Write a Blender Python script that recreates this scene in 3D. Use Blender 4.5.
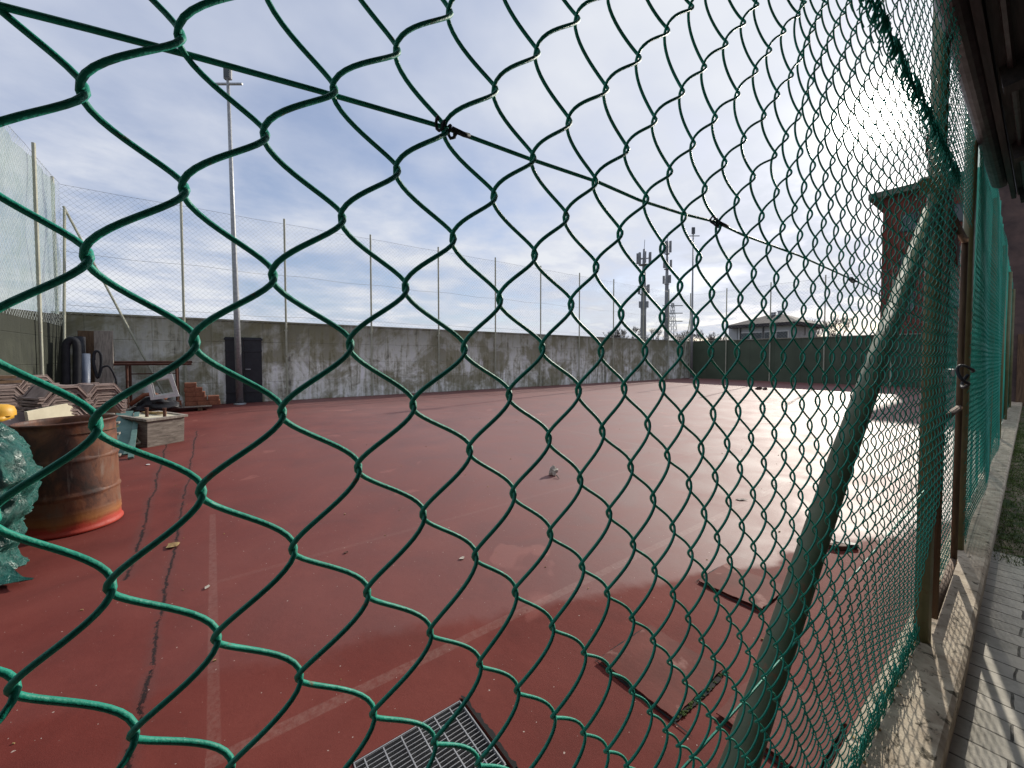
import bpy, math, random
from mathutils import Vector, Matrix
import numpy as np
random.seed(7)
SC = bpy.context.scene
for o in list(bpy.data.objects): bpy.data.objects.remove(o, do_unlink=True)
COL = SC.collection
rad = math.radians

# ------------------------------------------------------------------ camera
F = 400.0; PITCH = rad(1.8); CY = 358 + F*math.tan(PITCH); YAW = math.atan2(533, 400)
CAM = Vector((.245, 0, 1.4))
cd = bpy.data.cameras.new('camera'); cam = bpy.data.objects.new('camera', cd); COL.objects.link(cam)
cam.location = CAM; cam.rotation_euler = (rad(90)-PITCH, 0, YAW)
cd.sensor_width = 36; cd.lens = F*36/1024; cd.shift_y = -(384-CY)/1024
cd.clip_start = .01; cd.clip_end = 2000
SC.camera = cam
FW = Vector((-math.sin(YAW)*math.cos(PITCH), math.cos(YAW)*math.cos(PITCH), -math.sin(PITCH)))
RT = Vector((math.cos(YAW), math.sin(YAW), 0)); UP = RT.cross(FW)
def ray(px, py): return FW + RT*((px-512)/F) + UP*(-(py-CY)/F)
def onX(px, py, X): d = ray(px, py); return CAM + d*((X-CAM.x)/d.x)
def onY(px, py, Y): d = ray(px, py); return CAM + d*((Y-CAM.y)/d.y)
def onZ(px, py, Z=0): d = ray(px, py); return CAM + d*((Z-CAM.z)/d.z)

# ------------------------------------------------------------------ light, sky, exposure
SD = ray(874, 118).normalized()
SUN_EL = math.asin(SD.z); SUN_AZ = math.atan2(SD.x, SD.y)
sd = bpy.data.lights.new('sun', 'SUN'); sd.energy = 4.8; sd.angle = rad(.6); sd.color = (1, .93, .82)
so = bpy.data.objects.new('sun', sd); COL.objects.link(so)
so.rotation_euler = SD.to_track_quat('Z', 'Y').to_euler()
W = bpy.data.worlds.new('World'); SC.world = W; W.use_nodes = True
nt = W.node_tree; nt.nodes.clear()
def N(t, **k):
    n = nt.nodes.new(t)
    for a, b in k.items(): setattr(n, a, b)
    return n
def L(a, b): nt.links.new(a, b)
def setin(n, key, v): n.inputs[key].default_value = v
def math_(op, a, b=None, c=None, clamp=False):
    n = N('ShaderNodeMath', operation=op); n.use_clamp = clamp
    for i, x in enumerate((a, b, c)):
        if x is None: continue
        if isinstance(x, (int, float)): n.inputs[i].default_value = x
        else: L(x, n.inputs[i])
    return n.outputs[0]
def mixc(fac, a, b, bt='MIX'):
    n = N('ShaderNodeMix', data_type='RGBA', blend_type=bt)
    for i, x in ((0, fac), (6, a), (7, b)):
        if isinstance(x, (int, float)): n.inputs[i].default_value = x
        elif isinstance(x, tuple): n.inputs[i].default_value = (*x[:3], 1)
        else: L(x, n.inputs[i])
    return n.outputs[2]
def ramp(fac, stops):
    n = N('ShaderNodeValToRGB'); cr = n.color_ramp
    while len(cr.elements) < len(stops): cr.elements.new(.5)
    for e, (p, c) in zip(cr.elements, stops):
        e.position = p; e.color = (*c[:3], 1) if isinstance(c, tuple) else (c, c, c, 1)
    L(fac, n.inputs[0]); return n.outputs[0]
def noise(vec, scale, detail=4, rough=.5, dist=0):
    n = N('ShaderNodeTexNoise'); n.inputs['Scale'].default_value = scale; n.inputs['Detail'].default_value = detail
    n.inputs['Roughness'].default_value = rough; n.inputs['Distortion'].default_value = dist
    L(vec, n.inputs['Vector']); return n.outputs[0]
def mapping(vec, scale=(1,1,1), rot=(0,0,0), loc=(0,0,0)):
    n = N('ShaderNodeMapping'); n.inputs['Scale'].default_value = scale; n.inputs['Rotation'].default_value = rot
    n.inputs['Location'].default_value = loc; L(vec, n.inputs[0]); return n.outputs[0]
def sep(vec):
    n = N('ShaderNodeSeparateXYZ'); L(vec, n.inputs[0]); return n.outputs
def comb(x, y, z):
    n = N('ShaderNodeCombineXYZ')
    for i, v in enumerate((x, y, z)):
        if isinstance(v, (int, float)): n.inputs[i].default_value = v
        else: L(v, n.inputs[i])
    return n.outputs[0]

SKY_STR = .15
sky = N('ShaderNodeTexSky', sky_type='NISHITA', sun_disc=False, sun_elevation=SUN_EL, sun_rotation=SUN_AZ,
        air_density=1.0, dust_density=1.2, ozone_density=2.0)
tc = N('ShaderNodeTexCoord').outputs['Generated']
x, y, z = sep(tc)
zz = math_('ADD', math_('MAXIMUM', z, 0), .12)
pv = comb(math_('DIVIDE', x, zz), math_('DIVIDE', y, zz), 0)
pv = mapping(pv, rot=(0, 0, rad(35)), scale=(1, .9, 1))
c1 = noise(pv, .9, 5, .5, .2); c2 = noise(pv, 3.6, 7, .6, .15); c3 = noise(pv, .35, 3, .5)
lowz = N('ShaderNodeMapRange'); lowz.inputs[1].default_value = .08; lowz.inputs[2].default_value = .55; lowz.inputs[3].default_value = .85; lowz.inputs[4].default_value = .12; L(z, lowz.inputs[0])
c2b = math_('ADD', math_('MULTIPLY', math_('SUBTRACT', c2, .5), lowz.outputs[0]), .5)
cl = math_('ADD', math_('MULTIPLY', c1, .5), math_('ADD', math_('MULTIPLY', c2b, .40), math_('MULTIPLY', c3, .20)))
mask = ramp(cl, [(.42, .45), (.52, .78), (.60, 1.0)])
shade = ramp(math_('ADD', math_('MULTIPLY', c2b, .5), math_('MULTIPLY', c1, .5)), [(.40, (.46, .53, .74)), (.60, (.84, .87, .93))])
# aureole of the sun in thin cloud: part of the sky itself
dn = N('ShaderNodeVectorMath', operation='DOT_PRODUCT'); L(tc, dn.inputs[0]); dn.inputs[1].default_value = SD
dt = math_('MAXIMUM', dn.outputs['Value'], 0)
a1 = math_('MULTIPLY', math_('POWER', dt, 1500), 22.0)
a2 = math_('MULTIPLY', math_('POWER', dt, 130), .36)
a3 = math_('MULTIPLY', math_('POWER', dt, 7), .09)
aur = math_('ADD', a1, math_('ADD', a2, a3))
bsky = N('ShaderNodeBackground'); L(sky.outputs[0], bsky.inputs[0]); bsky.inputs[1].default_value = SKY_STR
bcl = N('ShaderNodeBackground'); L(shade, bcl.inputs[0]); bcl.inputs[1].default_value = .95
mx = N('ShaderNodeMixShader'); L(mask, mx.inputs[0]); L(bsky.outputs[0], mx.inputs[1]); L(bcl.outputs[0], mx.inputs[2])
bau = N('ShaderNodeBackground'); bau.inputs[0].default_value = (1, .96, .88, 1); L(aur, bau.inputs[1])
ad = N('ShaderNodeAddShader'); L(mx.outputs[0], ad.inputs[0]); L(bau.outputs[0], ad.inputs[1])
wo = N('ShaderNodeOutputWorld'); L(ad.outputs[0], wo.inputs[0])
SC.view_settings.view_transform = 'Standard'; SC.view_settings.look = 'None'
SC.view_settings.exposure = 0; SC.view_settings.gamma = 1
SC.render.engine = 'CYCLES'


# ------------------------------------------------------------------ materials
MATS = {}
def newmat(name):
    global nt
    m = bpy.data.materials.new(name); m.use_nodes = True; nt = m.node_tree; nt.nodes.clear()
    MATS[name] = m
    out = N('ShaderNodeOutputMaterial'); bs = N('ShaderNodeBsdfPrincipled'); L(bs.outputs[0], out.inputs[0])
    return m, bs, out
def pos(): return N('ShaderNodeNewGeometry').outputs['Position']
def obc(): return N('ShaderNodeTexCoord').outputs['Object']
def bump(bs, h, strength=.3, dist=.01):
    b = N('ShaderNodeBump'); b.inputs['Strength'].default_value = strength; b.inputs['Distance'].default_value = dist
    L(h, b.inputs['Height']); L(b.outputs[0], bs.inputs['Normal'])
def simple(name, c0, c1, rough=.6, scale=8, metal=0, bstr=.2, stretch=(1,1,1), r2=None, spots=None, spec=.5):
    m, bs, out = newmat(name)
    v = mapping(obc(), scale=stretch)
    n1 = noise(v, scale, 6, .62, .3)
    col = ramp(n1, [(.34, c0), (.66, c1)])
    if spots:
        n2 = noise(v, scale*spots[1], 6, .7, .5)
        col = mixc(ramp(n2, [(spots[2], 0.0), (spots[2]+.07, 1.0)]), col, spots[0])
    L(col, bs.inputs['Base Color'])
    rr = ramp(noise(v, scale*2.3, 4), [(.3, rough), (.7, r2 if r2 is not None else min(1, rough+.15))])
    L(rr, bs.inputs['Roughness']); bs.inputs['Metallic'].default_value = metal
    bs.inputs['Specular IOR Level'].default_value = spec
    bump(bs, noise(v, scale*5, 5, .65), bstr, .004)
    return m
def rgb(r, g, b):
    f = lambda c: (c/255/12.92) if c/255 <= .04045 else ((c/255+.055)/1.055)**2.4
    return (f(r), f(g), f(b))

simple('green_pvc', (.005, .20, .14), (.012, .28, .20), .44, 30, bstr=.3, r2=.6, spec=.3, spots=((.10, .12, .08), 3, .62))
simple('green_post', (.12, .115, .05), (.18, .165, .08), .35, 7, bstr=.2, spots=((.16, .08, .035), 2.2, .60))
simple('brace_paint', (.06, .085, .045), (.10, .12, .07), .62, 6, bstr=.2, spots=((.15, .085, .045), 2.5, .58))
simple('galvanised', (.22, .23, .24), (.34, .35, .36), .42, 14, metal=.5, bstr=.1)
simple('post_paint', (.30, .31, .24), (.42, .42, .33), .55, 5, bstr=.2, spots=((.2, .12, .07), 2, .64))
simple('net_cord', (.30, .34, .34), (.38, .42, .42), .7, 4)
simple('rusty_steel', (.055, .018, .010), (.11, .038, .02), .75, 6, bstr=.5, spots=((.035, .018, .014), 2, .6))
simple('dark_steel', (.012, .012, .016), (.022, .022, .028), .55, 4, bstr=.2, spots=((.07, .04, .025), 3, .66))
simple('black_rubber', (.010, .011, .014), (.02, .022, .03), .7, 6, bstr=.1)
simple('blue_grey_pvc', (.13, .16, .22), (.19, .22, .28), .45, 4)
simple('grey_timber', (.17, .145, .12), (.33, .29, .25), .85, 5, stretch=(6, 6, .6), bstr=.5)
simple('brown_timber', (.07, .04, .022), (.15, .09, .05), .8, 5, stretch=(6, 6, .6), bstr=.5)
simple('box_timber', (.11, .09, .075), (.26, .225, .19), .85, 6, stretch=(1, 1, 5), bstr=.6, spots=((.05, .035, .03), 1.5, .6))
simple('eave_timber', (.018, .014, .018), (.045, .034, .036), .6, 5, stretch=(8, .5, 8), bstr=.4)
simple('gutter_metal', (.035, .028, .032), (.07, .055, .06), .38, 9, metal=.3, bstr=.1)
simple('white_paint', (.55, .55, .54), (.72, .72, .70), .5, 9, bstr=.2, spots=((.3, .24, .18), 2, .66))
simple('cream_board', (.50, .45, .33), (.62, .57, .42), .7, 6)
simple('tile_concrete', (.20, .145, .13), (.36, .275, .245), .9, 9, bstr=.6, spots=((.09, .07, .06), 1.8, .62))
simple('brick_clay', (.18, .065, .035), (.28, .11, .06), .85, 14, bstr=.5)
simple('yellow_plastic', (.55, .28, .02), (.65, .36, .03), .4, 4)
simple('green_board', (.05, .12, .11), (.11, .20, .18), .6, 5, bstr=.3)
simple('red_render', (.095, .022, .016), (.14, .032, .022), .85, 1.2, bstr=.3, spots=((.10, .03, .025), 1.6, .62))
simple('roof_slab', (.07, .08, .065), (.12, .13, .10), .8, 1.5)
simple('window_glass', (.02, .03, .035), (.05, .06, .065), .12, 1)
simple('house_render', (.36, .37, .40), (.46, .47, .49), .85, .6, bstr=.2)
simple('roof_tiles', (.035, .032, .036), (.06, .052, .055), .8, 1.2, bstr=.4, spec=.15)
simple('mast_metal', (.15, .16, .18), (.23, .24, .26), .55, 1)
simple('bark', (.05, .04, .035), (.10, .08, .065), .9, 6, bstr=.5)
simple('brown_wall', (.05, .036, .036), (.12, .08, .07), .85, 2, bstr=.4)
simple('plaster_lump', (.30, .25, .20), (.62, .57, .50), .9, 22, bstr=.8)
simple('dark_debris', (.02, .014, .012), (.10, .05, .035), .6, 30, bstr=.6)
simple('dry_leaf', (.16, .08, .03), (.42, .30, .12), .8, 20)
simple('earth', (.13, .10, .065), (.22, .18, .12), .95, 2, bstr=.6, spots=((.04, .07, .02), 2, .5))
simple('moss', (.045, .085, .016), (.12, .16, .035), .9, 14, bstr=.6)
simple('kerb_concrete', (.32, .25, .175), (.60, .51, .38), .85, 9, bstr=.8, spots=((.10, .08, .05), 2.2, .56))
simple('void_black', (.006, .005, .005), (.012, .010, .010), .9, 4)
simple('grate_steel', (.26, .26, .27), (.40, .40, .40), .5, 12, metal=.3, bstr=.1)

# tarpaulin: crinkled woven plastic
m, bs, out = newmat('tarpaulin')
v = obc(); n1 = noise(v, 5, 6, .6, .8); n2 = noise(v, 26, 6, .7, 1.2)
L(ramp(n2, [(.3, (.008, .07, .06)), (.6, (.018, .12, .10)), (.80, (.05, .19, .16))]), bs.inputs['Base Color'])
bs.inputs['Roughness'].default_value = .28; bump(bs, math_('ADD', n1, n2), .8, .03)

# rusty drum
m, bs, out = newmat('drum_steel')
v = obc(); x, y, z = sep(v)
n1 = noise(mapping(v, scale=(1, 1, .5)), 5, 8, .68, .6); n2 = noise(mapping(v, scale=(3, 3, .5)), 6, 6, .6, .2)
col = ramp(n1, [(.34, (.022, .011, .008)), (.47, (.075, .025, .013)), (.56, (.15, .052, .022)), (.68, (.13, .075, .048))])
col = mixc(ramp(n2, [(.60, 0.0), (.70, .7)]), col, (.20, .14, .11))
zz = math_('ADD', z, math_('MULTIPLY', math_('SUBTRACT', n1, .5), .16))
bandf = ramp(zz, [(.07, 1.0), (.12, 0.0)])
col = mixc(bandf, col, (.36, .035, .018))
orf = ramp(zz, [(.06, 0.0), (.12, .8), (.20, 0.0)])
col = mixc(orf, col, (.30, .11, .025))
L(col, bs.inputs['Base Color']); L(ramp(n2, [(.3, .45), (.7, .8)]), bs.inputs['Roughness'])
bump(bs, noise(v, 40, 6, .7), .35, .004)

# board-marked, streaked concrete
def concrete(name, base0, base1, moss, along):
    m, bs, out = newmat(name)
    p = pos(); x, y, z = sep(p)
    t = y if along == 'Y' else x
    pv = comb(t, 0, z)
    st = noise(mapping(pv, scale=(3.2, 1, .28)), 1.6, 8, .7, .5)
    st = math_('ADD', math_('MULTIPLY', st, .62), math_('MULTIPLY', noise(pv, 3.2, 7, .68, .8), .38))
    bl = noise(pv, .75, 6, .65, .6); fine = noise(pv, 22, 6, .7)
    col = ramp(st, [(.38, tuple(c*.30 for c in base0)), (.46, base0), (.53, base1), (.61, tuple(min(1, c*1.5) for c in base1))])
    dk = ramp(bl, [(.44, 1.0), (.55, 0.0)])
    col = mixc(math_('MULTIPLY', dk, .72), col, moss)
    # damp, dirty upper part with drips
    drip = math_('ADD', math_('DIVIDE', z, 2.52), math_('MULTIPLY', math_('SUBTRACT', st, .5), 1.9))
    col = mixc(ramp(drip, [(.52, 0.0), (1.02, .66)]), col, tuple(c*.62 for c in moss))
    L(mixc(math_('MULTIPLY', fine, .16), col, (.03, .03, .025)), bs.inputs['Base Color'])
    jz = math_('ABSOLUTE', math_('SUBTRACT', math_('FRACT', math_('DIVIDE', z, .63)), .5))
    jt = math_('ABSOLUTE', math_('SUBTRACT', math_('FRACT', math_('DIVIDE', t, 1.32)), .5))
    g = math_('MAXIMUM', ramp(jz, [(.484, 0.0), (.498, 1.0)]), ramp(jt, [(.491, 0.0), (.499, 1.0)]))
    bs.inputs['Roughness'].default_value = .88
    bump(bs, math_('SUBTRACT', math_('MULTIPLY', fine, .4), g), .7, .02)
concrete('wall_concrete', (.50, .49, .40), (.82, .83, .76), (.20, .18, .085), 'Y')
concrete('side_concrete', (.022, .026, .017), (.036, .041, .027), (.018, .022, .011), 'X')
m, bs, out = newmat('green_cladding')
p = pos(); x, y, z = sep(p)
n1 = noise(comb(x, 0, z), .8, 6, .6); n2 = noise(comb(x, 0, z), 18, 5, .6)
col = ramp(n1, [(.35, (.052, .072, .046)), (.65, (.075, .100, .066))])
jt = math_('ABSOLUTE', math_('SUBTRACT', math_('FRACT', math_('DIVIDE', x, 1.35)), .5))
L(mixc(ramp(jt, [(.485, 0.0), (.498, .6)]), col, (.02, .03, .02)), bs.inputs['Base Color']); bs.inputs['Roughness'].default_value = .75
bump(bs, n2, .3, .01)

# red court: worn acrylic coat, damp film, faded tennis lines, cracked seams
m, bs, out = newmat('court_red')
p = pos(); x, y, z = sep(p)
n_big = noise(p, .33, 5, .6, .5); n_mid = noise(p, 1.6, 8, .65, .6); n_f = noise(p, 14, 8, .72, .2); n_g = noise(p, 420, 3, .7)
col = ramp(n_mid, [(.30, (.092, .013, .009)), (.50, (.132, .020, .014)), (.70, (.168, .031, .022))])
col = mixc(ramp(n_big, [(.42, 0.0), (.68, .45)]), col, (.18, .055, .044))
col = mixc(ramp(n_f, [(.60, 0.0), (.74, .40)]), col, (.09, .020, .016))
patch = ramp(noise(mapping(p, loc=(3.1, 1.2, 0)), 1.1, 4, .5, .8), [(.66, 0.0), (.68, .35)])
col = mixc(patch, col, (.30, .10, .08))
def band(coord, c, w, soft=.006):
    d = math_('ABSOLUTE', math_('SUBTRACT', coord, c))
    n = N('ShaderNodeMapRange'); n.inputs[1].default_value = w/2; n.inputs[2].default_value = w/2+soft
    n.inputs[3].default_value = 1; n.inputs[4].default_value = 0; L(d, n.inputs[0]); return n.outputs[0]
def rng(coord, lo, hi):
    return math_('MULTIPLY', math_('GREATER_THAN', coord, lo), math_('LESS_THAN', coord, hi))
yr = rng(y, -.045, 23.8); xr = rng(x, -12.45, -1.43); xs = rng(x, -11.06, -2.8)
lines = [math_('MULTIPLY', band(x, -1.455, .05), yr), math_('MULTIPLY', band(x, -12.43, .05), yr),
         math_('MULTIPLY', math_('MULTIPLY', band(x, -2.83, .035), yr), .35), math_('MULTIPLY', math_('MULTIPLY', band(x, -11.06, .05), yr), .5),
         math_('MULTIPLY', math_('MULTIPLY', band(y, -.02, .036), rng(x, -4.2, -1.43)), .75), math_('MULTIPLY', band(y, 23.77, .06), xr),
         math_('MULTIPLY', math_('MULTIPLY', band(y, 5.48, .05), xs), .5), math_('MULTIPLY', math_('MULTIPLY', band(y, 18.28, .05), xs), .5),
         math_('MULTIPLY', math_('MULTIPLY', band(x, -6.94, .05), rng(y, 5.48, 18.3)), .5)]
lm = lines[0]
for q in lines[1:]: lm = math_('MAXIMUM', lm, q)
wearn = ramp(noise(p, 38, 6, .75), [(.36, .12), (.60, .85)])
lm = math_('MULTIPLY', math_('MULTIPLY', lm, wearn), .18)
col = mixc(lm, col, (.46, .36, .30))
# seams along X with ragged torn edges
wob = math_('MULTIPLY', math_('SUBTRACT', noise(p, 9, 8, .85), .5), .10)
wob2 = math_('MULTIPLY', math_('SUBTRACT', noise(p, 1.4, 4, .6), .5), .10)
yw = math_('ADD', y, math_('ADD', wob, wob2))
s1 = math_('MULTIPLY', band(yw, -.25, .009, .004), rng(x, -9.5, -.2))
s2 = math_('MULTIPLY', band(math_('ADD', yw, math_('MULTIPLY', x, -.03)), -.36, .010, .005), rng(x, -9.5, -3.2))
s3 = math_('MULTIPLY', band(math_('ADD', x, wob), -7.6, .02, .02), .3)
gate = ramp(noise(p, 9, 5, .7), [(.38, 0.0), (.46, 1.0)])
cr = math_('MULTIPLY', math_('MAXIMUM', math_('MAXIMUM', s1, s2), s3), gate)
halo = math_('MAXIMUM', math_('MULTIPLY', band(yw, -.25, .02, .03), rng(x, -9.5, -.2)), math_('MULTIPLY', band(math_('ADD', yw, math_('MULTIPLY', x, -.03)), -.36, .03, .04), rng(x, -9.5, -3.2)))
col = mixc(math_('MULTIPLY', halo, math_('MULTIPLY', gate, .6)), col, (.11, .035, .03))
col = mixc(cr, col, (.006, .003, .003))
# dirt speckle
sp = ramp(noise(p, 60, 2, .4), [(.745, 0.0), (.77, .8)])
col = mixc(sp, col, (.5, .42, .36))
col = mixc(ramp(n_g, [(.45, 0.0), (.8, .30)]), col, (.28, .13, .11))
L(col, bs.inputs['Base Color'])
# damp film beyond a ragged edge
edge = math_('SUBTRACT', math_('ADD', -1.37, math_('MULTIPLY', math_('SUBTRACT', y, 1.55), .34)), x)
edge = math_('ADD', edge, math_('MULTIPLY', math_('SUBTRACT', noise(p, 2.2, 4, .5), .5), .55))
wet = N('ShaderNodeMapRange'); wet.inputs[1].default_value = -.05; wet.inputs[2].default_value = .07; wet.interpolation_type = 'SMOOTHSTEP'; L(edge, wet.inputs[0]); wet = wet.outputs[0]
far = N('ShaderNodeMapRange'); far.inputs[1].default_value = -.3; far.inputs[2].default_value = 3.2; L(y, far.inputs[0])
wet = math_('MULTIPLY', wet, math_('ADD', .12, math_('MULTIPLY', far.outputs[0], .88)))
r_dry = .78
r_wet = ramp(n_mid, [(.35, .72), (.65, .84)])
rr = math_('ADD', math_('MULTIPLY', wet, math_('SUBTRACT', r_wet, r_dry)), r_dry)
L(rr, bs.inputs['Roughness'])
L(math_('ADD', .16, math_('MULTIPLY', wet, .84)), bs.inputs['Specular IOR Level'])
L(math_('MULTIPLY', wet, .36), bs.inputs['Coat Weight']); bs.inputs['Coat IOR'].default_value = 1.38
L(math_('ADD', .43, math_('MULTIPLY', n_mid, .26)), bs.inputs['Coat Roughness'])
hh = math_('SUBTRACT', math_('ADD', math_('MULTIPLY', n_g, .35), math_('MULTIPLY', n_f, .8)), math_('MULTIPLY', cr, 3))
bump(bs, hh, .45, .006)

# red painted sheet covers
m, bs, out = newmat('cover_paint')
p = pos(); n1 = noise(p, 5, 6, .65, .4); n2 = noise(p, 45, 6, .7)
col = ramp(n1, [(.32, (.10, .019, .013)), (.65, (.145, .030, .021))])
col = mixc(ramp(noise(mapping(p, loc=(4, 2, 0)), 6.5, 5, .6), [(.60, 0.0), (.68, .55)]), col, (.34, .18, .15))
L(col, bs.inputs['Base Color']); bs.inputs['Roughness'].default_value = .78; bs.inputs['Specular IOR Level'].default_value = .25; bump(bs, math_('ADD', n1, n2), .2, .006)

# pavers: irregular old slabs with joints
m, bs, out = newmat('pavers')
p = pos(); x, y, z = sep(p)
v = comb(math_('ADD', x, math_('MULTIPLY', math_('SUBTRACT', noise(p, 3, 3), .5), .05)), math_('ADD', y, math_('MULTIPLY', math_('SUBTRACT', noise(p, 2.3, 3), .5), .07)), 0)
bt = N('ShaderNodeTexBrick'); bt.offset = .43; bt.inputs['Scale'].default_value = 1; bt.inputs['Brick Width'].default_value = .36
bt.inputs['Row Height'].default_value = .115; bt.inputs['Mortar Size'].default_value = .0045; bt.inputs['Mortar Smooth'].default_value = .3
bt.inputs['Color1'].default_value = (.45, .42, .35, 1); bt.inputs['Color2'].default_value = (.58, .54, .46, 1); bt.inputs['Mortar'].default_value = (.05, .045, .035, 1)
L(v, bt.inputs[0])
n1 = noise(p, 7, 7, .7, .3); n2 = noise(p, 50, 6, .7)
col = mixc(ramp(n1, [(.42, 0.0), (.68, .6)]), bt.outputs[0], (.24, .225, .18))
L(mixc(ramp(n2, [(.45, 0.0), (.75, .45)]), col, (.55, .52, .46)), bs.inputs['Base Color']); bs.inputs['Roughness'].default_value = .85
bump(bs, math_('SUBTRACT', math_('MULTIPLY', n2, .3), math_('MULTIPLY', bt.outputs['Fac'], 1)), .6, .012)

# woven shade cloth: lets part of the light through
def cloth(name, col0, col1, through, stretch=(1, 3, .35)):
    m, bs, out = newmat(name)
    v = pos(); n1 = noise(mapping(v, scale=stretch), 3, 5, .6)
    c = ramp(n1, [(.35, col0), (.65, col1)]); L(c, bs.inputs['Base Color']); bs.inputs['Roughness'].default_value = .6
    tr = N('ShaderNodeBsdfTranslucent'); L(c, tr.inputs[0])
    mxa = N('ShaderNodeMixShader'); mxa.inputs[0].default_value = .55; L(bs.outputs[0], mxa.inputs[1]); L(tr.outputs[0], mxa.inputs[2])
    tp = N('ShaderNodeBsdfTransparent'); mxb = N('ShaderNodeMixShader')
    L(ramp(noise(v, 3, 4), [(.3, through*.7), (.7, through*1.3)]), mxb.inputs[0])
    L(mxa.outputs[0], mxb.inputs[1]); L(tp.outputs[0], mxb.inputs[2]); L(mxb.outputs[0], out.inputs[0])
cloth('shade_cloth', (.01, .20, .155), (.02, .30, .23), .22)
cloth('pale_cloth', (.30, .42, .38), (.48, .58, .55), .42)
cloth('film', (.5, .6, .62), (.6, .7, .7), .8)

# ------------------------------------------------------------------ mesh helpers
class MB:
    def __init__(s): s.v = []; s.f = []
    def quad(s, *p):
        i = len(s.v); s.v += [tuple(q) for q in p]; s.f.append(tuple(range(i, i+len(p)))); return s
    def box(s, c, d, rz=0, rx=0, ry=0):
        M = Matrix.Translation(Vector(c)) @ Matrix.Rotation(rz, 4, 'Z') @ Matrix.Rotation(rx, 4, 'X') @ Matrix.Rotation(ry, 4, 'Y')
        i = len(s.v); a, b, h = d[0]/2, d[1]/2, d[2]/2
        for q in ((-a,-b,-h),(a,-b,-h),(a,b,-h),(-a,b,-h),(-a,-b,h),(a,-b,h),(a,b,h),(-a,b,h)): s.v.append(tuple(M @ Vector(q)))
        for q in ((3,2,1,0),(4,5,6,7),(0,1,5,4),(1,2,6,5),(2,3,7,6),(3,0,4,7)): s.f.append(tuple(i+k for k in q))
        return s
    def bar(s, a, b, w, h=None):
        h = h or w; a = Vector(a); b = Vector(b); d = (b-a).normalized()
        u = d.cross(Vector((0, 0, 1))); u = u.normalized() if u.length > .01 else Vector((1, 0, 0)); v = d.cross(u)
        i = len(s.v)
        for p in (a, b):
            for q in ((-1,-1),(1,-1),(1,1),(-1,1)): s.v.append(tuple(p + u*(q[0]*w/2) + v*(q[1]*h/2)))
        for q in ((0,1,2,3),(7,6,5,4),(0,4,5,1),(1,5,6,2),(2,6,7,3),(3,7,4,0)): s.f.append(tuple(i+k for k in q))
        return s
    def tube(s, pts, r, n=8, caps=True):
        P = [Vector(p) for p in pts]; R = r if isinstance(r, (list, tuple)) else [r]*len(P)
        i0 = len(s.v); u = None
        for k, p in enumerate(P):
            d = (P[min(k+1, len(P)-1)] - P[max(k-1, 0)]).normalized()
            if u is None:
                u = d.cross(Vector((.13, .21, 1)) if abs(d.z) < .9 else Vector((1, .2, 0))).normalized()
            else:
                u = (u - d*u.dot(d)).normalized()
            w = d.cross(u)
            for j in range(n):
                a = 2*math.pi*j/n; q = p + (u*math.cos(a) + w*math.sin(a))*R[k]; s.v.append((q.x, q.y, q.z))
        for k in range(len(P)-1):
            for j in range(n):
                a = i0+k*n+j; b = i0+k*n+(j+1) % n; s.f.append((a, b, b+n, a+n))
        if caps:
            s.f.append(tuple(i0+j for j in reversed(range(n)))); s.f.append(tuple(i0+(len(P)-1)*n+j for j in range(n)))
        return s
    def lathe(s, c, prof, n=32, M=None):
        i0 = len(s.v); c = Vector(c)
        for r, h in prof:
            for j in range(n):
                a = 2*math.pi*j/n; q = Vector((r*math.cos(a), r*math.sin(a), h)); q = (M @ q) if M else q; s.v.append(tuple(c+q))
        for k in range(len(prof)-1):
            for j in range(n):
                a = i0+k*n+j; b = i0+k*n+(j+1) % n; s.f.append((a, b, b+n, a+n))
        return s
    def prism(s, poly, axis, t0, t1):
        f = {'X': lambda a, b, t: (t, a, b), 'Y': lambda a, b, t: (a, t, b), 'Z': lambda a, b, t: (a, b, t)}[axis]
        i = len(s.v); n = len(poly)
        for t in (t0, t1):
            for a, b in poly: s.v.append(f(a, b, t))
        s.f.append(tuple(i+k for k in range(n))); s.f.append(tuple(i+n+k for k in reversed(range(n))))
        for k in range(n): s.f.append((i+k, i+n+k, i+n+(k+1) % n, i+(k+1) % n))
        return s
    def build(s, name, m, parent=None, smooth=False, bevel=0, loc=None):
        off = Vector(parent['_o']) if parent is not None else Vector(loc or (0, 0, 0))
        me = bpy.data.meshes.new(name)
        me.from_pydata([(a-off.x, b-off.y, c-off.z) for a, b, c in s.v], [], s.f)
        me.materials.append(MATS[m]); me.validate()
        import bmesh
        if len(s.f) < 20000:
            bm = bmesh.new(); bm.from_mesh(me)
            bmesh.ops.recalc_face_normals(bm, faces=bm.faces)
            if bevel: bmesh.ops.bevel(bm, geom=list(bm.edges), offset=bevel, segments=1, affect='EDGES')
            bm.to_mesh(me); bm.free()
        if smooth: me.polygons.foreach_set('use_smooth', [True]*len(me.polygons))
        me.update()
        o = bpy.data.objects.new(name, me); COL.objects.link(o)
        if parent is not None: o.parent = parent
        else: o.location = off
        o['_o'] = tuple(off)
        return o
def tag(o, label=None, cat=None, group=None, kind=None):
    if label: o['label'] = label
    if cat: o['category'] = cat
    if group: o['group'] = group
    if kind: o['kind'] = kind
    return o
def thing(name, label, cat, loc=(0, 0, 0), group=None):
    o = bpy.data.objects.new(name, None); COL.objects.link(o); o.location = loc; o['_org'] = 1; o['_o'] = tuple(loc)
    o.empty_display_size = .1
    return tag(o, label, cat, group)
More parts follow.
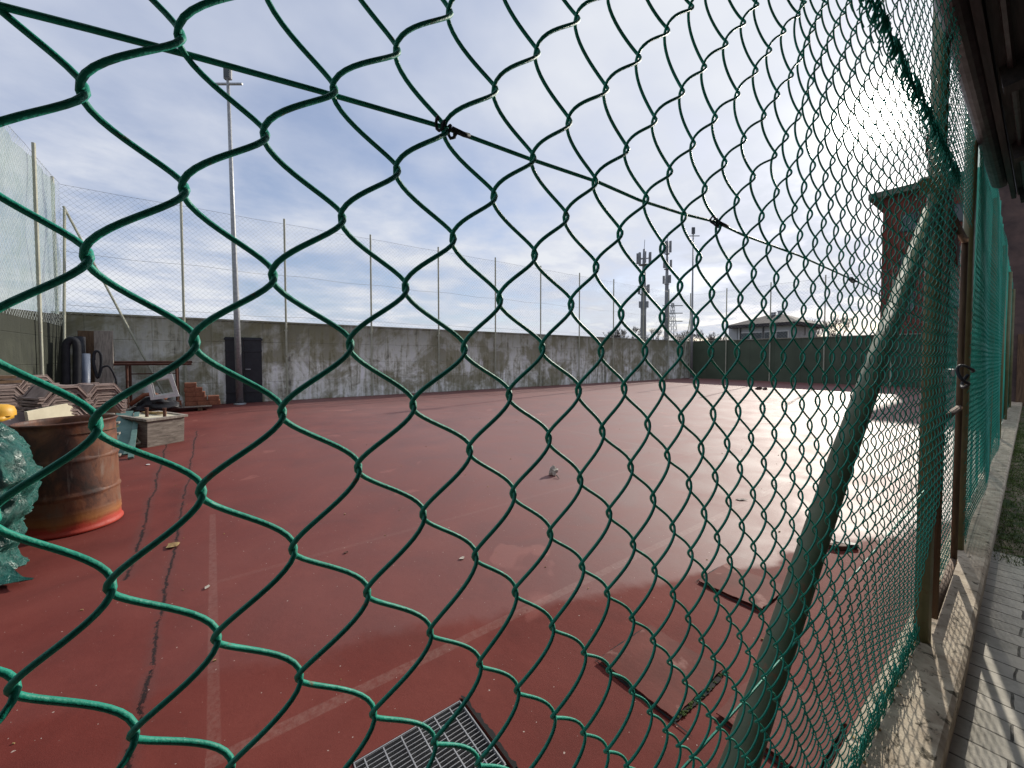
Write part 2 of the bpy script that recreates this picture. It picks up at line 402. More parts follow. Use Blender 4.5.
def dup(root, loc, rz=0, label=None, scale=None):
    r = root.copy(); COL.objects.link(r); r.location = loc; r.rotation_euler = (0, 0, rz)
    if label: r['label'] = label
    if scale: r.scale = scale
    for ch in root.children:
        c = ch.copy(); COL.objects.link(c); c.parent = r
        for g in ch.children:
            e = g.copy(); COL.objects.link(e); e.parent = c
    return r
def sm(t, a, b):
    t = max(0, min(1, (t-a)/(b-a))); return t*t*(3-2*t)

# ================================================================== SETTING
# ground, court, kerb, path
g = MB(); g.quad((-900, -900, -.03), (900, -900, -.03), (900, 900, -.03), (-900, 900, -.03))
tag(g.build('ground', 'earth'), kind='structure')
g = MB()
def rect(m, x0, x1, y0, y1, z, holes=()):
    xs = sorted({x0, x1, *[h[0] for h in holes], *[h[1] for h in holes]}); ys = sorted({y0, y1, *[h[2] for h in holes], *[h[3] for h in holes]})
    for i in range(len(xs)-1):
        for j in range(len(ys)-1):
            cx = (xs[i]+xs[i+1])/2; cy = (ys[j]+ys[j+1])/2
            if any(h[0] < cx < h[1] and h[2] < cy < h[3] for h in holes): continue
            m.quad((xs[i], ys[j], z), (xs[i+1], ys[j], z), (xs[i+1], ys[j+1], z), (xs[i], ys[j+1], z))
GR = (-1.16, -.80, .36, .80)
rect(g, -14.75, -.125, -3, 26.8, 0, [GR])
for (a, b) in (((GR[0], GR[2]), (GR[1], GR[2])), ((GR[1], GR[2]), (GR[1], GR[3])), ((GR[1], GR[3]), (GR[0], GR[3])), ((GR[0], GR[3]), (GR[0], GR[2]))):
    g.quad((*a, 0), (*b, 0), (*b, -.025), (*a, -.025))
tag(g.build('court', 'court_red'), kind='structure')

FX = lambda Y: -.055 - .0165*max(0, Y-2.5)          # line the fence follows
k = MB()
ys = [-4, -2, 0, 1, 2.5, 4, 6, 9, 12, 15, 19]
for i in range(len(ys)-1):
    y0, y1 = ys[i], ys[i+1]; s0 = -.012*max(0, y0-2.5); s1 = -.012*max(0, y1-2.5)
    k.quad((-.13+s0, y0, .1), (.062+s0, y0, .1), (.062+s1, y1, .1), (-.13+s1, y1, .1))
    k.quad((.062+s0, y0, .1), (.075+s0, y0, .088), (.075+s1, y1, .088), (.062+s1, y1, .1))
    k.quad((.075+s0, y0, .088), (.075+s0, y0, -.02), (.075+s1, y1, -.02), (.075+s1, y1, .088))
    k.quad((-.13+s0, y0, -.02), (-.13+s0, y0, .1), (-.13+s1, y1, .1), (-.13+s1, y1, -.02))
tag(k.build('kerb', 'kerb_concrete'), kind='structure')
p = MB(); p.quad((.06, -5, .004), (3.2, -5, .004), (3.2, 4.5, .004), (.05, 4.5, .004))
p.quad((.05, 4.5, -.02), (3.2, 4.5, -.02), (3.2, 4.5, .004), (.05, 4.5, .004))
tag(p.build('path', 'pavers'), kind='structure')
p2 = MB(); p2.quad((.05, 4.5, -.004), (3.2, 4.5, -.004), (3.2, 19, -.004), (-.22, 19, -.004))
tag(p2.build('dirt_path', 'earth'), kind='structure')
# grass and weeds beside the kerb further on
gm = MB(); R = random.Random(3)
for i in range(16000):
    y_ = R.uniform(4.3, 13) if R.random() < .85 else R.uniform(13, 18)
    s_ = -.012*(y_-2.5); x_ = .08+s_+abs(R.gauss(0, .16))
    if x_ > .6 or R.random() < .25+.3*math.sin(y_*3.1+x_*9): continue
    h_ = R.uniform(.006, .035); a_ = R.uniform(0, 6.28); w_ = R.uniform(.0015, .004); l_ = R.uniform(.004, .03)
    c_, s2 = math.cos(a_), math.sin(a_)
    gm.quad((x_-c_*w_, y_-s2*w_, .004), (x_+c_*w_, y_+s2*w_, .004), (x_+s2*l_, y_-c_*l_, h_))
for i in range(130):
    y_ = R.uniform(4.5, 12); x_ = .09-.012*(y_-2.5)+abs(R.gauss(0, .13)); r_ = R.uniform(.01, .05)
    gm.lathe((x_, y_, .001), [(r_*.6, 0), (r_*.45, .003), (r_*.2, .006), (0.001, .007)], 7)
tag(gm.build('grass', 'moss'), kind='stuff')

# concrete wall behind the court, with a steel door
wl = thing('concrete_wall', 'long streaked grey concrete wall with a black steel door behind the court', 'wall', (-14.9, 0, 0))
MB().box((-14.9, 11.9, 1.26), (.3, 30.2, 2.52)).build('wall_body', 'wall_concrete', wl)
MB().box((-14.9, 11.9, 2.55), (.34, 30.2, .06)).build('coping', 'wall_concrete', wl)
pl = onX(225, 360, -14.72); pr = onX(262, 360, -14.72)
dc = (pl.y+pr.y)/2; dw = pr.y-pl.y
dr = MB()
for j in range(2): dr.box((-14.72, dc+(j-.5)*dw/2, 1.02), (.05, dw/2-.012, 2.04))
dr.box((-14.69, dc, 1.62), (.02, dw, .07)).box((-14.69, dc, .35), (.02, dw, .07)).box((-14.69, dc, 1.98), (.03, dw+.04, .06))
dd = dr.build('door', 'dark_steel', wl, bevel=.004)
MB().box((-14.665, dc+.1, 1.05), (.03, .14, .03)).build('handle', 'galvanised', dd)
w2 = thing('concrete_wall', 'dark mossy side wall at the left end behind the roof tiles', 'wall', (-8, -3.1, 0))
w2m = MB(); w2m.prism([(-14.748, 0), (-3, 0), (-3, 1.8), (-7.6, 2.14), (-14.748, 2.5)], 'Y', -3.22, -3.0)
w2m.build('wall_body', 'side_concrete', w2)
w3 = thing('clad_wall', 'dark green end wall of joined sheets across the far end', 'wall', (-7, 27, 0))
MB().box((-7.2, 26.95, 1.26), (15.05, .28, 2.52)).build('wall_body', 'green_cladding', w3)
MB().box((-7.2, 26.93, 2.55), (15.05, .34, .05)).build('coping', 'wall_concrete', w3)

# net fences above the walls
def net_lines(m, axis, fixed, t0, t1, z0, z1, pitch, r, sag=None):
    H = z1-z0
    def pt(t, z):
        if sag: t2, dz = t, 0
        w = .015*math.sin(t*3.1+z*2)
        return (fixed+w, t, z) if axis == 'Y' else (t, fixed+w, z)
    for sgn in (1, -1):
        t = t0-H
        while t < t1+H:
            # line z = z0 + sgn*(u - t)
            pts = []
            a, b = (t, t+H) if sgn == 1 else (t+H, t)
            lo, hi = 0, 1
            if a != b:
                q0 = (t0-a)/(b-a); q1 = (t1-a)/(b-a); lo = max(0, min(q0, q1)); hi = min(1, max(q0, q1))
            if hi-lo > .01:
                A = pt(a+(b-a)*lo, z0+H*lo); B = pt(a+(b-a)*hi, z0+H*hi)
                m.tube([A, B], r, 3, caps=False)
            t += pitch*1.35
def post(m, x, y, z0, z1, r=.032): m.tube([(x, y, z0), (x, y, z1)], r, 10)
nf = thing('net_fence', 'tall ball-stop net on slim poles above the streaked concrete wall', 'net fence', (-14.7, 11.9, 0))
n = MB(); net_lines(n, 'Y', -14.70, -3, 26.75, 2.5, 5.75, .10, .0021); n.build('net', 'net_cord', nf)
n = MB()
for zc, dz in ((5.76, 0), (4.1, .03), (2.75, .02)):
    n.tube([(-14.70, -3+i*1.375, zc-dz*(i % 2)-.02*(i % 2)) for i in range(22)]+[(-14.70, 26.75, zc)], .004, 4)
n.build('cable', 'galvanised', nf)
for i in range(12):
    y_ = -3.08 if i == 0 else (onX((185.5, 287, 372, 439, 495.5, 540.5, 579, 613)[i-1], 380, -14.66).y if i < 9 else (21.3, 24.05, 26.70)[i-9])
    pm = MB(); post(pm, -14.66, y_, 0, 5.9); pm.box((-14.70, y_, 2.3), (.09, .1, .05)); pm.box((-14.70, y_, .4), (.09, .1, .05))
    pm.build('post', 'post_paint', nf)
MB().tube([(-14.62, -2.9, 5.2), (-14.55, -.95, 0)], .026, 8).build('brace', 'post_paint', nf)
MB().tube([(-14.55, 26.6, 4.6), (-14.45, 25.2, 0)], .026, 8).build('brace', 'post_paint', nf)
nf2 = thing('net_fence', 'net fence backed with pale cloth along the left end wall', 'net fence', (-9, -2.9, 0))
n = MB(); net_lines(n, 'X', -2.96, -14.65, -3, 2.2, 5.75, .10, .0021); n.build('net', 'net_cord', nf2)
c = MB(); nx, nz = 60, 18
for i in range(nx+1):
    for j in range(nz+1):
        X_ = -14.6+11.4*i/nx; zb_ = (2.5-.36*(X_+14.748)/7.148 if X_ < -7.6 else 2.14-.34*(X_+7.6)/4.6)+.01; Z_ = zb_+(5.7-zb_)*j/nz
        c.v.append((X_, -3.02+.05*math.sin(X_*3.3+Z_*.7)*math.sin(Z_*1.9+X_)+.02*math.sin(X_*11), Z_))
for i in range(nx):
    for j in range(nz):
        a = i*(nz+1)+j; c.f.append((a, a+nz+1, a+nz+2, a+1))
c.build('cloth', 'pale_cloth', nf2, smooth=True)
MB().tube([(-14.65+i*1.17, -2.96, 5.76-.03*(i % 2)) for i in range(11)], .004, 4).build('cable', 'galvanised', nf2)
for X_ in (-12.72, -10.0, -7.3, -4.6):
    pm = MB(); post(pm, X_, -2.93, 0, 5.95); pm.build('post', 'post_paint', nf2)
MB().tube([(-14.5, -2.86, 5.1), (-13.55, -2.8, 0)], .028, 8).build('brace', 'post_paint', nf2)
nf3 = thing('net_fence', 'net fence on thin poles above the green end wall', 'net fence', (-7, 26.7, 0))
n = MB(); net_lines(n, 'X', 26.72, -14.6, -.4, 2.5, 5.75, .14, .0022); n.build('net', 'net_cord', nf3)
MB().tube([(-14.6+i*1.3, 26.72, 5.76-.03*(i % 2)) for i in range(12)], .005, 4).build('cable', 'galvanised', nf3)
for X_ in (-12.2, -9.65, -7.0, -4.3, -1.6):
    pm = MB(); post(pm, X_, 26.68, 0, 5.9); pm.build('post', 'post_paint', nf3)

# floodlight poles
def light_pole(x, y, H, label, heads, az, lean=0):
    t = thing('floodlight_pole', label, 'floodlight pole', (x, y, 0), 'floodlight poles on the wall side')
    m = MB(); m.tube([(x, y, 0), (x, y+lean*.3, H*.3), (x, y+lean*.62, H*.6), (x, y+lean, H)], [.095, .08, .06, .042], 12)
    m.lathe((x, y, 0), [(.16, 0), (.16, .04), (.11, .05)], 12); m.build('pole', 'galvanised', t, smooth=True)
    d = Vector((math.cos(az), math.sin(az), 0)); y = y+lean
    MB().bar(Vector((x, y, H-.25))-d*.42, Vector((x, y, H-.25))+d*.42, .05).build('crossbar', 'galvanised', t)
    for off in heads:
        c = Vector((x, y, H+.10))+d*off
        hd = MB(); hd.box(c, (.22, .10, .46), rz=az); h = hd.build('floodlight', 'mast_metal', t, bevel=.02)
        MB().box(c+Vector((.0, 0, 0))+Vector((math.sin(az), -math.cos(az), 0))*.056, (.17, .01, .38), rz=az).build('lens', 'window_glass', h)
    return t
q = onX(240, 403, -14.3); qt = onX(228, 84, -14.3); light_pole(-14.3, q.y, qt.z+.25, 'tall grey floodlight pole in front of the black door', (0,), YAW, qt.y-q.y)
light_pole(-14.25, 26.2, 9.9, 'tall grey floodlight pole in the far corner of the court', (0,), YAW)

# things beyond the court -------------------------------------------------
def far(px, py, depth): return CAM + ray(px, py)*depth
def mast(px, ptop, depth, label, wid, tops):
    b = far(px, 358, depth); b.z = 0; top = far(px, ptop, depth).z
    t = thing('telecom_mast', label, 'mast', tuple(b), 'telecom masts beyond the court')
    MB().tube([(b.x, b.y, 0), (b.x, b.y, top*.6), (b.x, b.y, top)], [wid*.62, wid*.5, wid*.22], 12).build('pole', 'mast_metal', t, smooth=True)
    rr = random.Random(int(px))
    for (z0, z1, rd, k) in tops:
        zz_ = z0*top
        MB().lathe((b.x, b.y, zz_-.1), [(.2, 0), (rd*.8, 0), (rd*.8, .08), (.2, .08)], 14).build('platform', 'mast_metal', t)
        for i in range(k):
            a = i*2*math.pi/k+rr.random()*.4; c = (b.x+rd*math.cos(a), b.y+rd*math.sin(a), zz_+(z1-z0)*top/2)
            am = MB(); am.box(c, (.34, .2, (z1-z0)*top*.9), rz=a); am.bar((b.x, b.y, c[2]), c, .07)
            am.build('antenna', 'mast_metal', t)
    MB().tube([(b.x, b.y, top-.2), (b.x+.1, b.y, top+1.4)], .04, 5).build('rod', 'mast_metal', t)
mast(643, 250, 62, 'thick grey telecom mast with a drum of antennas at its top', .78, [(.87, .97, .95, 7), (.62, .70, .75, 4), (.50, .56, .6, 3)])
mast(666, 242, 66, 'slimmer telecom mast right of the thick mast, antennas down one side', .62, [(.90, 1.0, .5, 4), (.78, .85, .6, 3), (.66, .73, .5, 2)])
# pylon
b = far(672, 358, 240); b.z = 0; PT = far(672, 303, 240).z
t = thing('electricity_pylon', 'faint lattice electricity pylon in the distance between mast and far light pole', 'pylon', tuple(b))
m = MB(); W0 = 3.2
for sx in (-1, 1):
    for sy in (-1, 1): m.bar((b.x+sx*W0, b.y+sy*W0, 0), (b.x+sx*.5, b.y+sy*.5, PT), .2)
for i in range(9):
    f0 = i/9; f1 = (i+1)/9; w0 = W0+(.5-W0)*f0; w1 = W0+(.5-W0)*f1
    for (ax, ay, bx, by) in ((-1,-1,1,-1),(1,-1,1,1),(1,1,-1,1),(-1,1,-1,-1)):
        m.bar((b.x+ax*w0, b.y+ay*w0, PT*f0), (b.x+bx*w1, b.y+by*w1, PT*f1), .11); m.bar((b.x+bx*w0, b.y+by*w0, PT*f0), (b.x+ax*w1, b.y+ay*w1, PT*f1), .11)
m.build('lattice', 'mast_metal', t)
for f_ in (.68, .82, .95):
    MB().bar(Vector((b.x, b.y, PT*f_))-RT*6, Vector((b.x, b.y, PT*f_))+RT*6, .35, .5).build('crossarm', 'mast_metal', t)

# hip-roofed house behind the end wall
HY = 52.0
a = onY(738, 322, HY); c_ = onY(792, 322, HY); x0, x1 = a.x, c_.x; zt = onY(770, 323.5, HY).z; D = 8
hs = thing('house', 'pale two-storey house with dark hipped roof and chimneys behind the end wall', 'house', ((x0+x1)/2, HY, 0))
MB().box(((x0+x1)/2, HY+D/2, zt/2), (x1-x0, D, zt)).build('wall', 'house_render', hs)
rf = MB(); e = .9; zr = onY(770, 311, HY+D/2).z
xr0, xr1 = x0+ (x1-x0)*.30, x0+(x1-x0)*.62; ym = HY+D/2; zr = onY(765, 315.5, ym).z
A = [(x0-e, HY-e, zt), (x1+e, HY-e, zt), (x1+e, HY+D+e, zt), (x0-e, HY+D+e, zt)]; B = [(xr0, ym, zr), (xr1, ym, zr)]
rf.quad(A[0], A[1], B[1], B[0]); rf.quad(A[2], A[3], B[0], B[1]); rf.quad(A[1], A[2], B[1]); rf.quad(A[3], A[0], B[0])
A2 = [(q[0], q[1], q[2]-.35) for q in A]; rf.quad(*A2)
for i in range(4): rf.quad(A[i], A[(i+1) % 4], A2[(i+1) % 4], A2[i])
rfo = rf.build('roof', 'roof_tiles', hs)
for fx, hh in ((.42, 1.5), (.55, 1.7), (.87, 1.6), (1.0, 1.4)):
    cx = x0+(x1-x0)*fx; zb = zr-.8 if fx < .7 else zr-2.4
    cm = MB(); cm.box((cx, ym, zb+hh*.25), (.4, .4, hh*.9)); cm.box((cx, ym, zb+hh*.7), (.55, .55, .1)); cm.build('chimney', 'house_render', rfo)
for fx in (.15, .38, .62, .84):
    cx = x0+(x1-x0)*fx
    wv = MB().box((cx, HY-.03, zt-1.55), (1.3, .12, 1.3)).build('window', 'white_paint', hs)
    MB().box((cx, HY-.11, zt-1.55), (1.1, .05, 1.1)).build('pane', 'window_glass', wv)
for fx in (.06, .5):
    MB().tube([(x0+(x1-x0)*fx, HY-.1, 0), (x0+(x1-x0)*fx, HY-.1, zt-.3)], .08, 6).build('downpipe', 'dark_steel', hs)
MB().box((onY(731, 330, HY).x, HY+1, zt/2-.1), (1.0, 1.0, zt+.4)).build('stair_tower', 'house_render', hs)

# red building with a flat roof slab behind the end wall, right
RY = 48.0; rx0 = onY(882, 250, RY).x; rz = onY(883, 199, RY).z
rb = thing('red_building', 'tall dark red building with overhanging flat roof behind the end wall, right', 'building', (-5, 50, 0))
MB().box(((rx0-1.6)/2, RY+4, rz/2), (-1.6-rx0, 8, rz)).build('wall', 'red_render', rb)
MB().box(((rx0-1.6)/2, RY+4, rz+.25), (-1.6-rx0+1.8, 9.4, .5)).build('roof', 'roof_slab', rb)
for cx in (rx0+1.7, rx0+4.4):
    for cz in (13.0, 9.6, 6.2):
        wv = MB().box((cx, RY-.02, cz), (1.0, .1, 1.5)).build('window', 'dark_steel', rb)
        MB().box((cx, RY-.09, cz), (.84, .04, 1.34)).build('pane', 'window_glass', wv)
# brown building closing the path
bb = thing('brown_building', 'dark brown building wall closing the far end of the path', 'building', (1.6, 20, 0))
MB().box((1.75, 21, 4.6), (5.1, 4, 9.2)).build('wall', 'brown_wall', bb)
MB().box((2.0, 21, 9.3), (5.0, 4.3, .2)).build('roof', 'roof_slab', bb)
MB().box((.1, 18.97, 1.05), (.7, .08, 2.1)).build('door', 'brown_timber', bb)

# bare winter trees beyond the wall
def bare_tree(px, ptop, depth, seed, label):
    b = far(px, 358, depth); b.z = 0; H = far(px, ptop, depth).z; R = random.Random(seed)
    t = thing('bare_tree', label, 'tree', tuple(b), 'bare trees beyond the wall')
    tr = MB(); tr.tube([(b.x, b.y, 0), (b.x+R.uniform(-.2, .2), b.y, H*.3), (b.x+R.uniform(-.3, .3), b.y, H*.55)], [H*.03, H*.022, H*.012], 7)
    tr.build('trunk', 'bark', t)
    cr = MB()
    def br(p, d, l, r, n):
        q = p+d*l; mid = p+d*l*.5+Vector((R.uniform(-1, 1), R.uniform(-1, 1), R.uniform(-.5, 1)))*l*.07
        cr.tube([p, mid, q], [r, r*.8, r*.6], 3, caps=False)
        if n == 0: return
        for k in range(3 if n > 1 else 4):
            dd = (d+Vector((R.uniform(-1, 1), R.uniform(-1, 1), R.uniform(-.25, .8)))*.62).normalized()
            br(p+d*l*R.uniform(.55, 1), dd, l*R.uniform(.58, .78), max(.022, r*.6), n-1)
    for k in range(6):
        z_ = H*R.uniform(.22, .5); a_ = R.uniform(0, 6.28); s_ = R.uniform(.4, .9)
        br(Vector((b.x, b.y, z_)), Vector((math.cos(a_)*s_, math.sin(a_)*s_, 1)).normalized(), H*.26, H*.012, 4)
    cr.build('crown', 'bark', t)
for i, (px, pt, dp, lb) in enumerate([
    (618, 328, 70, 'low bare tree left of the thick telecom mast'), (629, 325, 78, 'bare tree just left of the thick telecom mast'),
    (653, 329, 74, 'bare tree between the two telecom masts'), (680, 330, 80, 'bare tree right of the slim telecom mast'),
    (703, 329, 72, 'bare tree right of the far floodlight pole'), (716, 333, 84, 'smallest bare tree, left of the pale house'),
    (822, 321, 60, 'bare tree right of the pale house'), (840, 318, 66, 'tallest bare tree, in front of the red building side')]):
    bare_tree(px, pt, dp, 20+i, lb)

# near house: only its eave reaches into view on the right
ev = thing('house', 'dark timber eave of a house overhanging the path at upper right', 'house eave', (.6, 1, 2.7))
EY = 5.1; EX = .065; EZ = 2.68
sf = MB()
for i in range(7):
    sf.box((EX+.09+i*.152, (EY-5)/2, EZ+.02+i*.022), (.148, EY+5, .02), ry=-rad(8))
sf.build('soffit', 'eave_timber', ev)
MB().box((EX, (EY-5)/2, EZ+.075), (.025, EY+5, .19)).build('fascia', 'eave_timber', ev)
MB().quad((EX-.06, -5, EZ+.19), (EX+1.3, -5, EZ+.45), (EX+1.3, EY+.04, EZ+.45), (EX-.06, EY+.04, EZ+.19)).quad((EX-.06, -5, EZ+.21), (EX+1.3, -5, EZ+.47), (EX+1.3, EY+.04, EZ+.47), (EX-.06, EY+.04, EZ+.21)).build('roof', 'eave_timber', ev)
gt = MB(); P = [(.055*math.cos(math.pi+math.pi*i/10), .055*math.sin(math.pi+math.pi*i/10)) for i in range(11)]
P2 = P+[(a*.9, b*.9) for a, b in reversed(P)]
gt.prism([(EX-.07+a, EZ+.145+b) for a, b in P2], 'Y', -5, EY+.02); gt.build('gutter', 'gutter_metal', ev, smooth=False)
MB().tube([(EX+.06, -5, EZ-.01), (EX+.06, EY, EZ-.01)], .012, 6).build('trim', 'gutter_metal', ev)
for i in range(9):
    yy = EY-.15-i*1.05
    MB().box((EX+.55, yy, EZ+.04), (1.05, .09, .12), ry=-rad(8)).build('rafter', 'eave_timber', ev)
MB().box((1.25, (EY-5)/2-.3, 1.5), (.25, EY+4.4, 3.3)).build('wall', 'brown_wall', ev)

rows={
-1:{-1:(-38,160),0:(83,92),1:(180,36.5)},
0:{-2:(-25,340),-1:(87,257),0:(184,189),1:(265,134),2:(334,88.5),3:(397,49),4:(449.5,10.5)},
1:{-3:(-8,520),-2:(96,426),-1:(194.5,341.5),0:(273,275),1:(342,216.5),2:(397,168),3:(445,127.5),4:(495,87),5:(537,49.5),6:(577,16)},
2:{-4:(13,690),-3:(110,588),-2:(201,491.5),-1:(282,411.5),0:(350,342.5),1:(405.5,285),2:(453,235.5),3:(494,193),4:(533,155),5:(569,118.5),6:(606,86),7:(638.5,55),8:(667,27.5),9:(691,4)},
3:{-4:(133,735),-3:(216,638),-2:(293,548.5),-1:(358,466),0:(413,403),1:(464,346),2:(499.5,296),3:(534.5,251),4:(566,213),5:(595,178),6:(626.5,146),7:(654.5,117),8:(682,88.5),9:(704,64),10:(725.5,40.5),11:(743,19.5),12:(756,2)},
4:{-4:(230,767),-3:(299,676),-2:(367,591),-1:(423,512),0:(469.5,447),1:(509,391.5),2:(542,344.5),3:(571,300),4:(596,262.5),5:(620,229),6:(646,195),7:(670,168),8:(693,140.5),9:(715,114.5),10:(737.5,91),11:(755.5,67),12:(769,47),13:(783.5,28),14:(798,12)},
5:{-3:(373,712.5),-2:(430,630.5),-1:(475,553.5),0:(513,490),1:(548.5,434),2:(578.5,386),3:(601,347),4:(621,309),5:(642,274),6:(662.5,243),7:(684,212),8:(705,185),9:(724.5,159),10:(744,135.5),11:(764,112),12:(777,91),13:(791,71.5)},
6:{-3:(434,741),-2:(479.5,662),-1:(515,589),0:(550,530),1:(580,475.5),2:(602,426.5),3:(624,383.5),4:(645,346),5:(662,312),6:(680,281),7:(699,253.5),8:(718.5,222),9:(737,196),10:(753,173),11:(775,152),12:(786,133),13:(799,112)},
7:{-3:(478,762),-2:(517,688),-1:(552,624),0:(582,563),1:(609,509),2:(630.5,462.5),3:(647.5,419.5),4:(662,379.5),5:(680,346),6:(696,316),7:(712,288.5),8:(729,261),9:(746,236.5),10:(762,212),11:(777,187.5),12:(789.5,169)},
8:{-2:(553.5,715),-1:(584,651),0:(607,590),1:(633,540.5),2:(653,494),3:(667,451),4:(681,413),5:(696,378),6:(711,347),7:(725,320),8:(740.5,294),9:(754,268),10:(769,244),11:(783,223),12:(795,205)},
9:{-2:(583.5,731),-1:(609,668),0:(632,616),1:(654.5,566.5),2:(672.5,523.5),3:(689,479),4:(701,443),5:(713,408),6:(725,377),7:(737,347),8:(752,322),9:(764,298),10:(776.5,273),11:(789.5,253)},
10:{-1:(632,689),0:(653,637),1:(673,590.5),2:(690.5,549.5),3:(704,508),4:(715,471.5),5:(727,438),6:(738,405),7:(750.5,376),8:(763.5,350),9:(773,322),10:(785,300),11:(796.5,278)},
}

# ================================================================== CHAIN LINK FENCE
PN = {}
def surfX(Y, h):
    return -.085*sm((1.12-h)/1.0, 0, 1)
for a, r in rows.items():
    for b, (px, py) in r.items():
        d = ray(px, py); X = 0
        for _ in range(6):
            p = CAM + d*((X-CAM.x)/d.x); X = surfX(p.y, p.z)
        PN[(a, b)] = p
KA = np.array(list(PN.keys()), float); KP = np.array([[p.y, p.z] for p in PN.values()])
c0, cs, h0, hm = .0008, .0366, 1.489, .0398
def lat(s, m): return c0+cs*s, h0+hm*m
KR = KP - np.array([lat(a+b, b-a) for a, b in KA])
cache = {}
def node(s, m, wide=True):
    key = (s, m)
    if key in cache: return cache[key]
    a, b = (s-m)/2, (s+m)/2
    Y, h = lat(s, m)
    if (a, b) in PN:
        p = PN[(a, b)]; v = (p.y, p.z)
    else:
        d = np.hypot(KA[:, 0]-a, KA[:, 1]-b); w = 1/d**3; e = (w[:, None]*KR).sum(0)/w.sum(); e = e*math.exp(-max(0, d.min()-1)/7)
        v = (Y+e[0]+random.uniform(-.0015, .0015), h+e[1]+random.uniform(-.0015, .0015))
    cache[key] = v; return v
MB_R = .0015
def weave(m, s0, s1, m_lo, m_hi, nodef, Xf, segs, n, r, depth, apex):
    """one zigzag wire per column, neighbouring wires hooked into each other"""
    for s in range(s0, s1):
        path = []
        mm = m_hi if (m_hi-s) % 2 == 0 else m_hi-1
        left = True; seq = []
        while mm >= m_lo:
            seq.append((s if left else s+1, mm, left)); left = not left; mm -= 1
        for i in range(len(seq)-1):
            (sa, ma, la), (sb, mb, lb) = seq[i], seq[i+1]
            Ya, ha = nodef(sa, ma); Yb, hb = nodef(sb, mb)
            Ya += -apex if la else apex; Yb += -apex if lb else apex
            sgn = -1 if la else 1        # left-to-right going down lies behind
            dz = ha-hb; k1 = .32*dz
            for j in range(segs):
                t = j/segs; u = 1-t
                Y = Ya*(u**3+3*u*u*t)+Yb*(t**3+3*u*t*t)
                h = ha*u**3+3*(ha-k1)*u*u*t+3*(hb+k1)*u*t*t+hb*t**3
                X = Xf(Y, h)+sgn*depth*math.sin(math.pi*t)**.8 if t > 0 else Xf(Y, h)
                path.append((X, Y, h))
        if len(path) > 3: m.tube(path, r, n)
cf = thing('chain_link_fence', 'green wire chain-link fence filling the foreground beside the court', 'fence', (0, 1, .1))
wm = MB(); weave(wm, -9, 30, -34, 17, node, surfX, 12, 8, MB_R, .0064, .0010)
weave(wm, 30, 70, -34, 17, node, surfX, 9, 5, MB_R, .0072, .0008)
wm.build('wire_mesh', 'green_pvc', cf, smooth=True)
# tension wires
tp = [(-60, -8), (0, 6), (90, 29), (200, 58), (315, 90), (400, 114.5), (445, 127.6), (530, 159), (598, 182), (639, 200), (683, 214), (716, 222), (743, 235), (800, 256), (860, 283), (905, 310), (922, 320)]
pts = [onX(a, b, -.0055) for a, b in tp]; pts = [(p.x, p.y, p.z) for p in pts]; pts.append((-.04, 2.5, pts[-1][2]))
MB().tube(pts, .0015, 6).build('tension_wire', 'green_pvc', cf, smooth=True)
MB().tube([(-.035, -.3, .86), (-.03, .7, .852), (-.035, 1.4, .846), (-.045, 2.5, .85)], .0018, 6).build('tension_wire', 'green_pvc', cf, smooth=True)
# twisted ties on the wire
for (a, b, s_) in ((445, 128, 1), (716, 222, 1.4), (852, 280, 1.5)):
    p = onX(a, b, .001); tm = MB(); cc = []
    for i in range(26):
        t = i/25; cc.append((p.x+.0035*math.cos(t*22)*1, p.y-.007*s_+.016*s_*t, p.z+.0016+.0035*math.sin(t*22)-.004*t))
    tm.tube(cc, .0011, 5); tm.tube([(p.x+.002, p.y+.004, p.z), (p.x+.004, p.y+.012*s_, p.z-.002), (p.x+.003, p.y+.017*s_, p.z-.001)], .0017, 6)
    tm.build('wire_tie', 'black_rubber', cf, smooth=True)
# knuckled selvage where the two rolls meet: short twisted wire ends
sv = MB(); R = random.Random(5)
for s in range(4, 71):
    for q in range(5):
        Y, h = c0+cs*(s+q/5), 2.16+R.uniform(-.025, .025); X = .002
        for k in range(2):
            a_ = R.uniform(-.5, .5); l_ = R.uniform(.018, .034)
            sv.tube([(X-.003, Y, h-.012), (X+.004, Y+.003*(1-2*k), h+.004), (X, Y+l_*.3*math.sin(a_), h+l_), (X+R.uniform(-.006, .008), Y+l_*.7*math.sin(a_*2), h+l_*1.2)], .0016, 4)
sv.build('selvage', 'green_pvc', cf, smooth=True)
sv = MB()
for s in range(10, 72):
    for q in range(9):
        Y, h = c0+cs*(s+q/9), .125+R.uniform(-.015, .045); X = surfX(Y, .1)+R.uniform(-.008, .014)
        sv.tube([(X, Y, h-.02), (X+.006, Y+.006, h), (X+R.uniform(-.004, .01), Y+R.uniform(-.012, .012), h+R.uniform(.015, .035))], .0016, 4)
for dz_ in (.128, .150):
    sv.tube([(surfX(0, .1)+.004+.004*math.sin(i*1.7), .2+i*.06, dz_+.004*math.sin(i*2.3)) for i in range(40)], .002, 5)
sv.build('bottom_selvage', 'green_pvc', cf, smooth=True)
def reg(s, m): return c0+cs*s, h0+hm*m
def jit(seed, amp):
    R = random.Random(seed); d = {}
    def f(s, m):
        if (s, m) not in d: d[(s, m)] = (c0+cs*s+R.uniform(-amp, amp), h0+hm*m+R.uniform(-amp, amp))
        return d[(s, m)]
    return f
um = MB()
weave(um, 8, 70, 16, 66, jit(4, .002), lambda Y, h: -.010+.006*math.sin(Y*5+h*3), 6, 4, MB_R, .0050, .0010)
um.build('upper_mesh', 'green_pvc', cf, smooth=True)
